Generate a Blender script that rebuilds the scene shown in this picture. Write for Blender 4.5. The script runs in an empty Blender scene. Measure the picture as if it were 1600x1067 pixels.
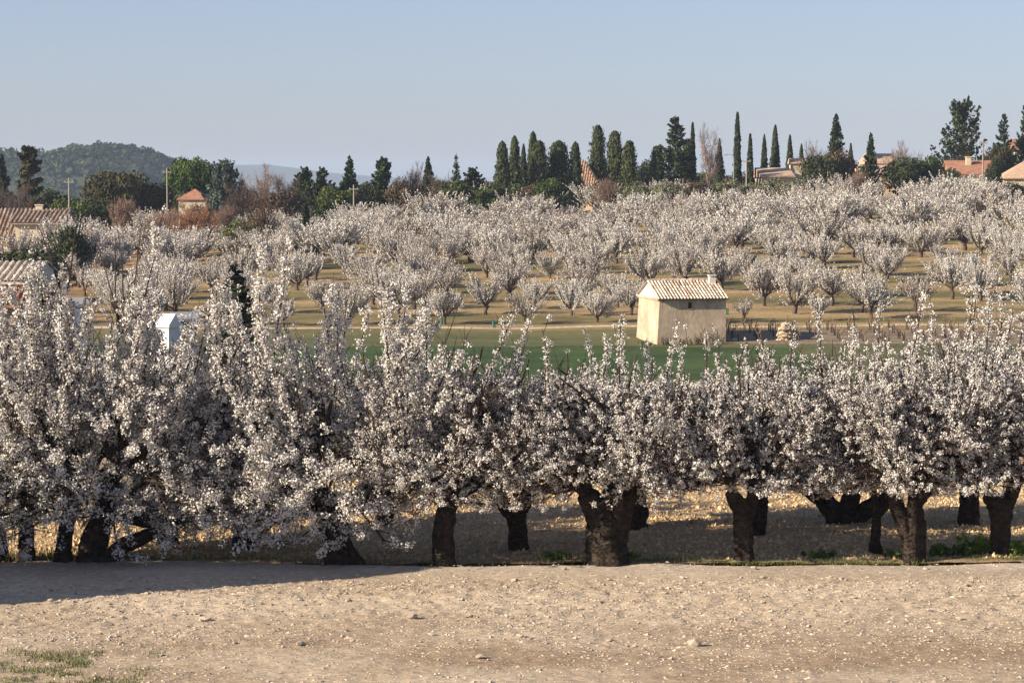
import bpy, math
import numpy as np
from mathutils import Vector

# ------------------------------------------------------------------ camera, sky, sun, exposure
SC = bpy.context.scene
COL = SC.collection
R = math.radians
CAM_Z = 6.0
PITCH = R(3.68)
LENS = 85.0
FPX = LENS / 36.0 * 1600.0
SUN_AZ, SUN_EL = R(23), R(25.5)            # sun behind-left of the camera
SUN_DIR = Vector((-math.cos(SUN_AZ) * math.cos(SUN_EL), -math.sin(SUN_AZ) * math.cos(SUN_EL), math.sin(SUN_EL)))

cd = bpy.data.cameras.new('camera')
cam = bpy.data.objects.new('camera', cd)
COL.objects.link(cam)
cam.location = (0, 0, CAM_Z)
cam.rotation_euler = (math.pi / 2 - PITCH, 0, 0)
cd.lens = LENS
cd.sensor_width = 36.0
cd.clip_start = 0.5
cd.clip_end = 20000
SC.camera = cam

W = bpy.data.worlds.new('World')
SC.world = W
W.use_nodes = True
wn = W.node_tree
bg = wn.nodes['Background']
sky = wn.nodes.new('ShaderNodeTexSky')
sky.sky_type = 'NISHITA'
sky.sun_disc = False
sky.sun_elevation = SUN_EL
sky.sun_rotation = math.atan2(SUN_DIR.x, SUN_DIR.y) % (2 * math.pi)
sky.altitude = 200
sky.air_density = 1.0
sky.dust_density = 0.8
sky.ozone_density = 4.0
stint = wn.nodes.new('ShaderNodeMix'); stint.data_type = 'RGBA'; stint.blend_type = 'MULTIPLY'; stint.inputs[0].default_value = 1.0
stint.inputs[7].default_value = (0.945, 0.915, 1.065, 1)      # the camera's white balance
sgam = wn.nodes.new('ShaderNodeGamma'); sgam.inputs[1].default_value = 0.72     # a flatter, hazier sky
wn.links.new(sky.outputs[0], sgam.inputs[0])
wn.links.new(sgam.outputs[0], stint.inputs[6])
wn.links.new(stint.outputs[2], bg.inputs[0])
bg.inputs[1].default_value = 0.105

sd = bpy.data.lights.new('sun', 'SUN')
sun = bpy.data.objects.new('sun', sd)
COL.objects.link(sun)
sun.location = SUN_DIR * 60
sun.rotation_euler = SUN_DIR.to_track_quat('Z', 'Y').to_euler()
sd.energy = 5.0
sd.angle = R(0.5)
sd.color = (1.0, 0.88, 0.71)

SC.view_settings.view_transform = 'Standard'
SC.view_settings.look = 'None'
SC.view_settings.exposure = 0.95
SC.view_settings.gamma = 1.0
SC.view_settings.use_curve_mapping = False
SC.render.engine = 'CYCLES'
SC.cycles.max_bounces = 6
SC.cycles.diffuse_bounces = 3
SC.cycles.transmission_bounces = 3
SC.cycles.volume_bounces = 1
SC.cycles.transparent_max_bounces = 4

# ------------------------------------------------------------------ helpers
def rg(seed):
    return np.random.default_rng(seed)


def zat(py, d):
    return CAM_Z - d * math.tan(math.atan((py - 533.5) / FPX) + PITCH)


def xat(px, d, z=0.0):
    depth = d * math.cos(PITCH) + (CAM_Z - z) * math.sin(PITCH)
    return (px - 800.0) / FPX * depth


def nrm(v):
    return v / np.maximum(np.linalg.norm(v, axis=-1, keepdims=True), 1e-9)


def hash2(ix, iy, seed):
    h = (ix * 374761393 + iy * 668265263 + seed * 144269504) & 0xFFFFFFFF
    h = ((h ^ (h >> 13)) * 1274126177) & 0xFFFFFFFF
    return ((h ^ (h >> 16)) & 0xFFFF) / 65535.0


def vnoise(x, y, seed=0):
    x = np.asarray(x, float); y = np.asarray(y, float)
    x, y = np.broadcast_arrays(x, y)
    ix = np.floor(x).astype(np.int64); iy = np.floor(y).astype(np.int64)
    fx = x - ix; fy = y - iy
    fx = fx * fx * (3 - 2 * fx); fy = fy * fy * (3 - 2 * fy)
    a = hash2(ix, iy, seed); b = hash2(ix + 1, iy, seed)
    c = hash2(ix, iy + 1, seed); d = hash2(ix + 1, iy + 1, seed)
    return (a * (1 - fx) + b * fx) * (1 - fy) + (c * (1 - fx) + d * fx) * fy


def fbm(x, y, seed=0, octv=4):
    s = 0; amp = 0.5; f = 1.0
    for k in range(octv):
        s = s + amp * (vnoise(np.asarray(x) * f, np.asarray(y) * f, seed + k * 17) - 0.5)
        amp *= 0.5; f *= 2.03
    return s


class MB:
    """collects vertices, faces and per-vertex tints, then links ONE mesh object"""
    def __init__(self):
        self.v = []; self.f = {}; self.c = []; self.n = 0

    def add(self, verts, faces, col=None):
        verts = np.asarray(verts, float).reshape(-1, 3)
        faces = np.asarray(faces, np.int64)
        self.v.append(verts)
        if col is None:
            col = np.ones((len(verts), 3))
        col = np.asarray(col, float)
        if col.ndim == 1:
            col = np.tile(col, (len(verts), 1))
        self.c.append(col)
        if len(faces):
            self.f.setdefault(faces.shape[1], []).append(faces + self.n)
        self.n += len(verts)

    def box(self, lo, hi, col=None):
        x0, y0, z0 = lo; x1, y1, z1 = hi
        v = [(x0, y0, z0), (x1, y0, z0), (x1, y1, z0), (x0, y1, z0), (x0, y0, z1), (x1, y0, z1), (x1, y1, z1), (x0, y1, z1)]
        f = [(0, 3, 2, 1), (4, 5, 6, 7), (0, 1, 5, 4), (1, 2, 6, 5), (2, 3, 7, 6), (3, 0, 4, 7)]
        self.add(v, f, col)

    def mesh(self, name, mat, smooth=False):
        me = bpy.data.meshes.new(name)
        V = np.concatenate(self.v) if self.v else np.zeros((0, 3))
        C = np.concatenate(self.c) if self.c else np.zeros((0, 3))
        me.vertices.add(len(V))
        me.vertices.foreach_set('co', V.astype(np.float32).ravel())
        li = []; ls = []; off = 0
        for k, fl in self.f.items():
            F = np.concatenate(fl)
            li.append(F.ravel())
            ls.append(off + np.arange(len(F)) * k)
            off += F.size
        if li:
            li = np.concatenate(li); ls = np.concatenate(ls)
            me.loops.add(len(li)); me.loops.foreach_set('vertex_index', li.astype(np.int32))
            me.polygons.add(len(ls)); me.polygons.foreach_set('loop_start', ls.astype(np.int32))
            me.polygons.foreach_set('use_smooth', np.full(len(ls), bool(smooth)))
        at = me.attributes.new('tint', 'FLOAT_COLOR', 'POINT')
        at.data.foreach_set('color', np.concatenate([C, np.ones((len(C), 1))], 1).astype(np.float32).ravel())
        me.update(calc_edges=True)
        if mat:
            me.materials.append(mat)
        return me

    def build(self, name, mat, parent=None, smooth=False, kind=None):
        return link(name, self.mesh(name, mat, smooth), parent, kind)


def link(name, me, parent=None, kind=None):
    o = bpy.data.objects.new(name, me)
    COL.objects.link(o)
    if parent is not None:
        o.parent = parent
    if kind:
        o['kind'] = kind
    return o


def tag(o, label, cat, group=None):
    o['label'] = label; o['category'] = cat
    if group:
        o['group'] = group
    return o


def empty(name, loc=(0, 0, 0), rz=0.0, label=None, cat=None, group=None):
    o = bpy.data.objects.new(name, None)
    COL.objects.link(o)
    o.empty_display_size = 0.2
    o.location = loc; o.rotation_euler = (0, 0, rz)
    if label:
        tag(o, label, cat, group)
    return o


def copy_tree(o, parent=None):
    c = o.copy()
    COL.objects.link(c)
    if parent is not None:
        c.parent = parent
    for ch in list(o.children):
        copy_tree(ch, c)
    return c


# ------------------------------------------------------------------ materials
def mat(name, col, col2=None, scale=4.0, rough=0.9, bump=0.0, bscale=None, tint=True, transl=0.0, tcol=None,
        stretch=(1, 1, 1), detail=6, fine=None, coord='Object', spec=0.2, vary=False):
    m = bpy.data.materials.new(name); m.use_nodes = True
    nt = m.node_tree; nd = nt.nodes; ln = nt.links
    b = nd['Principled BSDF']
    b.inputs['Roughness'].default_value = rough
    b.inputs['Specular IOR Level'].default_value = spec
    tc = nd.new('ShaderNodeTexCoord')
    mp = nd.new('ShaderNodeMapping'); mp.inputs['Scale'].default_value = stretch
    ln.new(tc.outputs[coord], mp.inputs[0])
    out = None
    if col2 is not None:
        n = nd.new('ShaderNodeTexNoise'); n.inputs['Scale'].default_value = scale
        n.inputs['Detail'].default_value = detail; n.inputs['Roughness'].default_value = 0.65
        ln.new(mp.outputs[0], n.inputs['Vector'])
        r = nd.new('ShaderNodeValToRGB')
        r.color_ramp.elements[0].position = 0.36; r.color_ramp.elements[1].position = 0.66
        r.color_ramp.elements[0].color = (*col, 1); r.color_ramp.elements[1].color = (*col2, 1)
        ln.new(n.outputs['Fac'], r.inputs[0])
        out = r.outputs[0]
    else:
        rgb = nd.new('ShaderNodeRGB'); rgb.outputs[0].default_value = (*col, 1)
        out = rgb.outputs[0]
    if fine:
        fs, amt = fine
        n2 = nd.new('ShaderNodeTexNoise'); n2.inputs['Scale'].default_value = fs
        n2.inputs['Detail'].default_value = 4
        ln.new(mp.outputs[0], n2.inputs['Vector'])
        mr = nd.new('ShaderNodeMapRange'); mr.inputs[1].default_value = 0.3; mr.inputs[2].default_value = 0.7
        mr.inputs[3].default_value = 1 - amt; mr.inputs[4].default_value = 1 + amt
        ln.new(n2.outputs['Fac'], mr.inputs[0])
        mx = nd.new('ShaderNodeMix'); mx.data_type = 'RGBA'; mx.blend_type = 'MULTIPLY'; mx.inputs[0].default_value = 1
        ln.new(out, mx.inputs[6]); ln.new(mr.outputs[0], mx.inputs[7])
        out = mx.outputs[2]
    if tint:
        a = nd.new('ShaderNodeAttribute'); a.attribute_name = 'tint'
        mx = nd.new('ShaderNodeMix'); mx.data_type = 'RGBA'; mx.blend_type = 'MULTIPLY'; mx.inputs[0].default_value = 1
        ln.new(out, mx.inputs[6]); ln.new(a.outputs['Color'], mx.inputs[7])
        out = mx.outputs[2]
    if vary:
        oi = nd.new('ShaderNodeObjectInfo')
        mr = nd.new('ShaderNodeValToRGB')
        mr.color_ramp.elements[0].color = (.84, .80, .76, 1); mr.color_ramp.elements[1].color = (1.08, 1.08, 1.06, 1)
        ln.new(oi.outputs['Random'], mr.inputs[0])
        mx = nd.new('ShaderNodeMix'); mx.data_type = 'RGBA'; mx.blend_type = 'MULTIPLY'; mx.inputs[0].default_value = 1
        ln.new(out, mx.inputs[6]); ln.new(mr.outputs[0], mx.inputs[7])
        out = mx.outputs[2]
    ln.new(out, b.inputs['Base Color'])
    if bump:
        n3 = nd.new('ShaderNodeTexNoise'); n3.inputs['Scale'].default_value = bscale or scale * 4
        n3.inputs['Detail'].default_value = 5
        ln.new(mp.outputs[0], n3.inputs['Vector'])
        bp = nd.new('ShaderNodeBump'); bp.inputs['Strength'].default_value = 1.0; bp.inputs['Distance'].default_value = bump
        ln.new(n3.outputs['Fac'], bp.inputs['Height']); ln.new(bp.outputs[0], b.inputs['Normal'])
    if transl:
        t = nd.new('ShaderNodeBsdfTranslucent')
        ln.new(out, t.inputs[0])
        ms = nd.new('ShaderNodeMixShader'); ms.inputs[0].default_value = transl
        ln.new(b.outputs[0], ms.inputs[1]); ln.new(t.outputs[0], ms.inputs[2])
        ln.new(ms.outputs[0], nd['Material Output'].inputs['Surface'])
    return m


M = {}
M['bark'] = mat('cherry_bark', (0.012, 0.009, 0.007), (0.070, 0.050, 0.036), 7, 0.95, 0.09, 15, stretch=(1, 1, 1.6), fine=(30, 0.4))
M['twig'] = mat('cherry_twig', (0.03, 0.020, 0.015), (0.07, 0.045, 0.032), 5, 0.85)
M['blossom'] = mat('cherry_blossom', (0.79, 0.772, 0.738), None, rough=0.85, transl=0.10, spec=0.1)
M['hillblossom'] = mat('hillside_blossom', (0.75, 0.735, 0.70), None, rough=0.9, vary=True, transl=0.10, spec=0.1)
M['hillwood'] = mat('hillside_bark', (0.07, 0.052, 0.042), (0.12, 0.09, 0.07), 3, 0.95)
M['leaf'] = mat('foliage', (1, 1, 1), None, rough=0.8, transl=0.12, spec=0.15)
M['wood'] = mat('bare_wood', (1, 1, 1), None, rough=0.95)
M['ground'] = mat('ground', (0.82, 0.82, 0.8), (1.18, 1.16, 1.1), 0.22, 0.95, 0.05, 9, fine=(3.0, 0.28), stretch=(0.45, 1.5, 1))
M['track'] = mat('gravel_track', (0.345, 0.268, 0.188), (0.455, 0.37, 0.272), 0.55, 0.95, 0.02, 26, fine=(14, 0.25), stretch=(0.5, 1, 1))
M['gravel'] = mat('gravel', (0.44, 0.365, 0.28), None, rough=0.9)
M['stone'] = mat('limestone', (0.45, 0.36, 0.26), (0.58, 0.49, 0.38), 9, 0.9, 0.01, 30)
M['soil'] = mat('tilled_soil', (0.30, 0.205, 0.115), (0.41, 0.29, 0.17), 1.2, 0.95, 0.02, 25, fine=(12, 0.3))
M['clod'] = mat('soil_clods', (0.52, 0.39, 0.235), None, rough=0.95)
M['wheat'] = mat('young_wheat', (0.028, 0.056, 0.011), (0.054, 0.082, 0.018), 0.6, 0.85, 0.06, 14, fine=(5, 0.3), stretch=(0.5, 1, 1))
M['path'] = mat('dry_path', (0.40, 0.30, 0.19), (0.52, 0.42, 0.29), 0.8, 0.95, 0.03, 8, fine=(4, 0.2))
M['vinesoil'] = mat('vineyard_soil', (0.17, 0.125, 0.085), (0.25, 0.19, 0.12), 0.7, 0.95, 0.05, 8, fine=(4, 0.3))
M['plaster'] = mat('old_plaster', (0.36, 0.262, 0.18), (0.58, 0.45, 0.318), 0.9, 0.95, 0.015, 14, fine=(6, 0.18), stretch=(1, 1, 0.55))
M['whiteplaster'] = mat('white_plaster', (0.66, 0.60, 0.50), (0.76, 0.71, 0.62), 2, 0.9, 0.004, 20)
M['oldtile'] = mat('old_canal_tiles', (0.27, 0.20, 0.15), (0.42, 0.33, 0.26), 3.5, 0.9, 0.006, 20)
M['tile'] = mat('canal_tiles', (0.48, 0.41, 0.34), (0.64, 0.57, 0.48), 3.5, 0.85, 0.006, 20)
M['redtile'] = mat('red_tiles', (0.29, 0.13, 0.08), (0.38, 0.20, 0.125), 2.0, 0.85, 0.01, 14, fine=(6, 0.2))
M['paletile'] = mat('pale_tiles', (0.40, 0.26, 0.17), (0.52, 0.37, 0.25), 2.0, 0.85, 0.01, 14, fine=(6, 0.2))
M['ochre'] = mat('ochre_render', (0.50, 0.34, 0.20), (0.58, 0.42, 0.27), 1.2, 0.9, 0.003, 20)
M['cream'] = mat('cream_render', (0.50, 0.41, 0.28), (0.62, 0.53, 0.38), 1.2, 0.9, 0.003, 20)
M['white'] = mat('white_paint', (0.80, 0.79, 0.76), None, rough=0.6)
M['dark'] = mat('dark_opening', (0.015, 0.014, 0.013), None, rough=0.6)
M['glass'] = mat('window_glass', (0.03, 0.035, 0.04), None, rough=0.15, spec=0.5)
M['shutter'] = mat('blue_grey_paint', (0.16, 0.20, 0.26), None, rough=0.6)
M['brick'] = mat('brick_surround', (0.42, 0.20, 0.10), (0.5, 0.28, 0.15), 8, 0.9)
M['metal'] = mat('grey_metal', (0.25, 0.25, 0.25), None, rough=0.5)
M['concrete'] = mat('pole_concrete', (0.26, 0.23, 0.19), (0.34, 0.30, 0.25), 4, 0.9)
M['teal'] = mat('teal_plastic', (0.02, 0.16, 0.13), None, rough=0.5)
M['pine'] = mat('pine_wood', (1, 1, 1), None, rough=0.9, transl=0.05)
M['ridge'] = mat('far_ridge', (0.05, 0.06, 0.04), (0.09, 0.09, 0.06), 0.01, 0.95)
M['hill'] = mat('wooded_hill', (0.035, 0.045, 0.02), (0.06, 0.07, 0.03), 0.1, 0.95)

# ------------------------------------------------------------------ terrain
_ty = np.arange(-300, 900, 1.0)
_tz0 = np.interp(_ty, [-300, 0, 20, 26, 47, 60, 90, 115, 140, 148, 152], [5, 4.4, 0.4, 0.0, 0.0, -0.7, -2.4, -3.2, -3.35, -3.3, -2.9])
_th = np.interp(_ty, [148, 153, 265, 275, 360, 700, 900], [0, 0.0, 1, 1.03, 1.03, 0, 0])
_k = np.exp(-0.5 * (np.arange(-8, 9) / 2.2) ** 2); _k /= _k.sum()
_tz0 = np.convolve(np.pad(_tz0, 8, mode='edge'), _k, 'valid')
_th = np.convolve(np.pad(_th, 8, mode='edge'), _k, 'valid')


def crest(x):
    return np.interp(x, [-140, -60, -40, -22, 0, 15, 40, 60, 140], [-1.6, -1.3, -0.6, 1.5, 2.5, 3.0, 3.7, 4.2, 4.8])


def tz(x, y):
    x = np.asarray(x, float); y = np.asarray(y, float)
    a = np.interp(y, _ty, _tz0); h = np.interp(y, _ty, _th)
    xs = np.clip(x, -140, 140)
    cz = (crest(xs - 8) + crest(xs) + crest(xs + 8)) / 3
    z = a + h * (cz + 2.9)
    far = np.clip((y - 380) / 400, 0, 1); far = far * far * (3 - 2 * far)
    z = z * (1 - far) + (-26.0) * far
    z = z + np.where((y > 60) & (y < 420), fbm(x / 14.0, y / 14.0, 5, 3) * 0.5 * np.clip((y - 60) / 30, 0, 1), 0)
    return z


def t1(x, y):
    return float(tz(x, y))


def grid(xs, ys, zf, colf=None):
    X, Y = np.meshgrid(xs, ys)
    Z = zf(X, Y)
    nx = len(xs); ny = len(ys)
    idx = np.arange(nx * ny).reshape(ny, nx)
    F = np.stack([idx[:-1, :-1], idx[:-1, 1:], idx[1:, 1:], idx[1:, :-1]], -1).reshape(-1, 4)
    V = np.stack([X, Y, Z], -1).reshape(-1, 3)
    C = colf(X, Y).reshape(-1, 3) if colf else None
    return V, F, C


def zone(X, Y):
    """surface cover: tilled soil near, grass bank, mown dry grass in the hillside orchard, scrub beyond"""
    soil = np.array((0.30, 0.21, 0.12)); bank = np.array((0.10, 0.10, 0.04)); gold = np.array((0.32, 0.222, 0.112))
    olive = np.array((0.135, 0.115, 0.045)); scrub = np.array((0.09, 0.085, 0.04)); red = np.array((0.36, 0.17, 0.08))
    n = vnoise(X / 26.0 + Y * 0.02, (Y + X * 0.06) / 1.7, 3) * 0.6 + vnoise(X / 9.0, (Y + X * 0.06) / 3.1, 9) * 0.4
    n = np.clip((n - 0.33) / 0.30, 0, 1)[..., None]
    hillc = olive * (1 - n) + gold * n
    rl = np.clip((-20 - X) / 18.0, 0, 1)[..., None] * np.clip(1.6 * vnoise(X / 8.0, Y / 5.0, 21) - 0.25, 0, 1)[..., None]
    hillc = hillc * (1 - 0.75 * rl) + red * 0.75 * rl
    c = np.where((Y < 75)[..., None], soil, bank)
    t = np.clip((Y - 148) / 4, 0, 1)[..., None]
    c = c * (1 - t) + hillc * t
    t = np.clip((Y - 275) / 10, 0, 1)[..., None]
    return c * (1 - t) + scrub * t


fx = np.arange(-150, 150.1, 2.0); fy = np.arange(-40, 420.1, 1.5)
xs = np.concatenate([[-6900, -4000, -2000, -1000, -500, -300, -200], fx, [200, 300, 500, 1000, 2000, 4000, 6900]])
ys = np.concatenate([[-250, -150, -80], fy, [440, 480, 540, 620, 700, 800, 1000, 1500, 2500, 4000, 6900]])
g = MB(); g.add(*grid(xs, ys, tz, zone))
g.build('ground', M['ground'], smooth=True, kind='structure')


# ---- gravel track in the foreground
def edge_y(x):
    return 37.75 + np.interp(x, [-40, -9, -3, 0, 4, 9, 40], [1.0, 0.55, 0.15, 0.0, 0.05, 0.25, 0.6]) + 0.16 * np.sin(x * 0.9) + 0.08 * np.sin(x * 2.7 + 1)


def track_z(x, y):
    base = np.interp(y, [-300, 0, 20, 26, 60], [5, 4.4, 0.4, 0.0, 0.0])
    rough = np.interp(y, [26, 31.5, 33.2, 35.6, 36.6, 38.5], [0.6, 0.7, 1.25, 1.25, 0.35, 0.3])
    z = base + 0.07 + fbm(x / 2.4, y / 1.3, 40, 3) * 0.10 + rough * (fbm(x / 0.34, y / 0.34, 41, 2) * 0.03 + fbm(x / 0.11, y / 0.13, 43, 2) * 0.062)
    z = z + 0.05 * np.exp(-((y - 34.6) / 1.1) ** 2)
    return z


def track_col(X, Y):
    grey = np.array((1.05, 1.08, 1.16)); warm = np.array((1.0, 0.97, 0.92)); brown = np.array((0.70, 0.62, 0.53)); pale = np.array((1.12, 1.1, 1.06))
    t = np.exp(-((Y - 37.4) / 0.75) ** 2)[..., None]
    c = warm * (1 - t) + grey * t
    t = np.clip(np.exp(-((Y - 34.4) / 1.3) ** 2), 0, 1)[..., None] * 0.8
    c = c * (1 - t) + pale * t
    t = np.clip((fbm(X / 2.6, Y / 1.0, 60, 4) + 0.06 + 0.10 * np.clip((X - 4) / 4, 0, 1)) * 4.0, 0, 1)[..., None] * np.clip((33.4 - Y) / 2.5, 0, 1)[..., None]
    c = c * (1 - 0.8 * t) + brown * 0.8 * t
    return c


xs = np.concatenate([np.arange(-40, -9.5, 0.5), np.arange(-9.5, 9.5, 0.06), np.arange(9.5, 40.1, 0.5)])
vs = np.concatenate([np.linspace(0, 0.60, 14, endpoint=False), np.linspace(0.60, 1, 180)])
X, V_ = np.meshgrid(xs, vs)
Y = 12.0 + (edge_y(X) - 12.0) * (0.0 + V_)
# rows are evenly spaced from y = 12 to the far edge of the track
Z = track_z(X, Y)
Z = np.where(V_ > 0.995, -0.05, Z)
nx = len(xs); ny = len(vs)
idx = np.arange(nx * ny).reshape(ny, nx)
F = np.stack([idx[:-1, :-1], idx[:-1, 1:], idx[1:, 1:], idx[1:, :-1]], -1).reshape(-1, 4)
g = MB(); g.add(np.stack([X, Y, Z], -1).reshape(-1, 3), F, track_col(X, Y).reshape(-1, 3))
g.build('gravel_track', M['track'], smooth=True, kind='structure')


# ---- tilled orchard soil behind the track
def soil_z(x, y):
    return 0.06 + fbm(x / 1.1, y / 0.5, 70, 2) * 0.08 + fbm(x / 0.2, y / 0.2, 71, 2) * 0.06 + np.minimum(np.interp(y, _ty, _tz0), 0) - 0.0


xs = np.concatenate([np.arange(-30, -11, 0.5), np.arange(-11, 11, 0.1), np.arange(11, 30.1, 0.5)])
ys = np.concatenate([np.arange(37.9, 52, 0.11), np.arange(52, 74, 0.5)])
g = MB(); V, F, C = grid(xs, ys, soil_z)
g.add(V, F)
g.build('orchard_soil', M['soil'], smooth=True, kind='structure')


def sheet(name, x0, x1, y0, y1, m, lift=0.03, step=1.0, wob=0.6, cf=None):
    xs = np.arange(x0, x1 + 0.01, step); n = max(2, int((y1 - y0) / step) + 1)
    v = np.linspace(0, 1, n)
    X, Vv = np.meshgrid(xs, v)
    a = y0 + wob * (vnoise(xs / 5.0, 0 * xs, 91) - 0.5); b = y1 + wob * (vnoise(xs / 5.0, 0 * xs + 7, 92) - 0.5)
    Y = a[None, :] + (b - a)[None, :] * Vv
    Z = tz(X, Y) + lift
    Z = np.where((Vv < 0.001) | (Vv > 0.999), Z - lift - 0.05, Z)
    idx = np.arange(X.size).reshape(X.shape)
    F = np.stack([idx[:-1, :-1], idx[:-1, 1:], idx[1:, 1:], idx[1:, :-1]], -1).reshape(-1, 4)
    g = MB(); g.add(np.stack([X, Y, Z], -1).reshape(-1, 3), F, cf(X, Y).reshape(-1, 3) if cf else None)
    return g.build(name, m, smooth=True, kind='structure')


sheet('wheat_field', -32, 16.5, 112, 141.0, M['wheat'], 0.05, wob=2.2, cf=lambda X, Y: (1 + 1.1 * fbm(X / 3.0, Y / 6.0, 55, 4))[..., None] * np.array([1, 1, 1.0]) + np.array([.5, .15, .2]) * np.clip(fbm(X / 5.0, Y / 4.0, 56, 3) * 3, 0, 1)[..., None])
sheet('path', -32, 60, 151.6, 153.4, M['path'], 0.05, step=0.8, wob=1.0)
sheet('path', -30, 9, 144.6, 145.3, M['path'], 0.05, step=0.7, wob=0.5)
sheet('vineyard_soil', 12.6, 70, 142.6, 151.0, M['vinesoil'], 0.06)

# ---- distant wooded hill and far ridge
HX = [-900, -600, -430, -340, -296, -280, -259, -241, -222, -207, -199, -190, -176, -160, -140, -110]
HZ = [10, 22, 29, 30, 28, 26.8, 29.2, 30.2, 29.6, 26, 21, 16, 6, -6, -18, -26]


def hill_z(x, y):
    h = np.interp(x, HX, HZ) + 24
    prof = np.exp(-((y - 1420) / 130.0) ** 2)
    return -28 + h * prof * (1 + 0.10 * fbm(x / 60, y / 60, 8, 3)) + 1.6 * fbm(x / 25, y / 25, 9, 3)


g = MB(); g.add(*grid(np.arange(-900, -90, 9.0), np.arange(1100, 1760, 12.0), hill_z))
g.build('hill', M['hill'], smooth=True, kind='structure')


def ridge_z(x, y):
    h = np.interp(x, [-6800, -3000, -1400, -690, -600, -540, -460, -370, -200, -70, 200, 900, 2500, 6800],
                  [55, 60, 64, 58, 58, 50, 39, 31, 22, 17, 12, 12, 16, 20]) + 26
    return -26 + h * np.exp(-((y - 6000) / 330.0) ** 2) * (1 + 0.05 * fbm(x / 170, y / 170, 12, 4))


g = MB(); g.add(*grid(np.concatenate([np.arange(-6800, -1500, 150), np.arange(-1500, 1500, 25), np.arange(1500, 6801, 150)]), np.arange(5000, 6880, 90.0), ridge_z))
g.build('far_ridge', M['ridge'], smooth=True, kind='structure')

# ---- the air: pale even haze around everything
hz = MB(); hz.box((-7000, -300, -29), (7000, 7000, 72))
hm = bpy.data.materials.new('haze'); hm.use_nodes = True
for n in list(hm.node_tree.nodes):
    if n.type == 'BSDF_PRINCIPLED':
        hm.node_tree.nodes.remove(n)
pv = hm.node_tree.nodes.new('ShaderNodeVolumePrincipled')
pv.inputs['Color'].default_value = (0.62, 0.76, 1.0, 1)
pv.inputs['Density'].default_value = 0.00012
hm.node_tree.links.new(pv.outputs[0], hm.node_tree.nodes['Material Output'].inputs['Volume'])
ho = hz.build('haze', hm, kind='stuff')

# ------------------------------------------------------------------ plant building blocks
def grow(rng, start, direc, length, P, trop=0.0, wob=0.1, up=(0, 0, 1)):
    start = np.asarray(start, float); d = nrm(np.asarray(direc, float)); N = len(start)
    pts = np.zeros((N, P, 3)); pts[:, 0] = start
    step = (np.asarray(length, float) / (P - 1))[:, None]
    trop = np.broadcast_to(np.asarray(trop, float), (N,))[:, None]
    up = np.asarray(up, float)[None]
    for k in range(1, P):
        d = nrm(d + up * trop + rng.normal(0, wob, (N, 3)))
        pts[:, k] = pts[:, k - 1] + d * step
    return pts


def tubes(paths, r0, r1, k=4, power=1.0):
    N, P, _ = paths.shape
    t = np.gradient(paths, axis=1); t = nrm(t)
    ref = np.where(np.abs(t[:, :1, 2:3]) > 0.8, np.array([[[1.0, 0, 0]]]), np.array([[[0, 0, 1.0]]]))
    ref = np.broadcast_to(ref, t.shape)
    u = nrm(np.cross(t, ref)); v = np.cross(t, u)
    s = np.linspace(0, 1, P)[None, :] ** power
    rad = np.asarray(r0)[:, None] * (1 - s) + np.asarray(r1)[:, None] * s
    a = np.arange(k) / k * 2 * math.pi
    ring = u[:, :, None, :] * np.cos(a)[None, None, :, None] + v[:, :, None, :] * np.sin(a)[None, None, :, None]
    V = paths[:, :, None, :] + ring * rad[:, :, None, None]
    idx = np.arange(N * P * k).reshape(N, P, k)
    nx_ = np.roll(idx, -1, axis=2)
    F = np.stack([idx[:, :-1], nx_[:, :-1], nx_[:, 1:], idx[:, 1:]], -1).reshape(-1, 4)
    return V.reshape(-1, 3), F


def along(paths, t):
    """points at parameter t (N,K) on each path"""
    N, P, _ = paths.shape
    f = np.clip(t, 0, 0.9999) * (P - 1); i = f.astype(int); w = (f - i)[..., None]
    r = np.arange(N)[:, None]
    p = paths[r, i] * (1 - w) + paths[r, i + 1] * w
    d = nrm(paths[r, i + 1] - paths[r, i])
    return p, d


def rand_dirs(rng, n):
    return nrm(rng.normal(0, 1, (n, 3)))


def cups(c, nrmls, size, rng, tint, ctint, depth=0.3):
    """small cupped four-lobed flowers: centre sunk and darker"""
    n = len(c)
    nn = nrm(nrmls); ref = rand_dirs(rng, n)
    u = nrm(np.cross(nn, ref)); v = np.cross(nn, u)
    size = np.broadcast_to(np.asarray(size, float), (n,))[:, None]
    rim = np.stack([c + u * size, c + v * size, c - u * size, c - v * size], 1)
    cen = (c - nn * size * depth)[:, None]
    V = np.concatenate([cen, rim], 1).reshape(-1, 3)
    b = np.arange(n)[:, None, None] * 5
    F = (b + np.array([[0, 1, 2], [0, 2, 3], [0, 3, 4], [0, 4, 1]])[None]).reshape(-1, 3)
    C = np.repeat(tint[:, None], 5, 1).copy(); C[:, 0] = tint * ctint
    return V, F, C.reshape(-1, 3)


def cards(c, nrmls, size, rng, tint, aspect=1.0, along_dir=None):
    n = len(c)
    nn = nrm(nrmls)
    ref = rand_dirs(rng, n) if along_dir is None else np.broadcast_to(along_dir, (n, 3))
    u = nrm(np.cross(nn, ref) + 1e-6); v = nrm(np.cross(u, nn))
    size = np.broadcast_to(np.asarray(size, float), (n,))[:, None]
    V = np.stack([c + u * size, c + v * size * aspect, c - u * size, c - v * size * aspect], 1).reshape(-1, 3)
    F = (np.arange(n)[:, None] * 4 + np.arange(4)[None])
    return V, F, np.repeat(tint, 4, 0)


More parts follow.
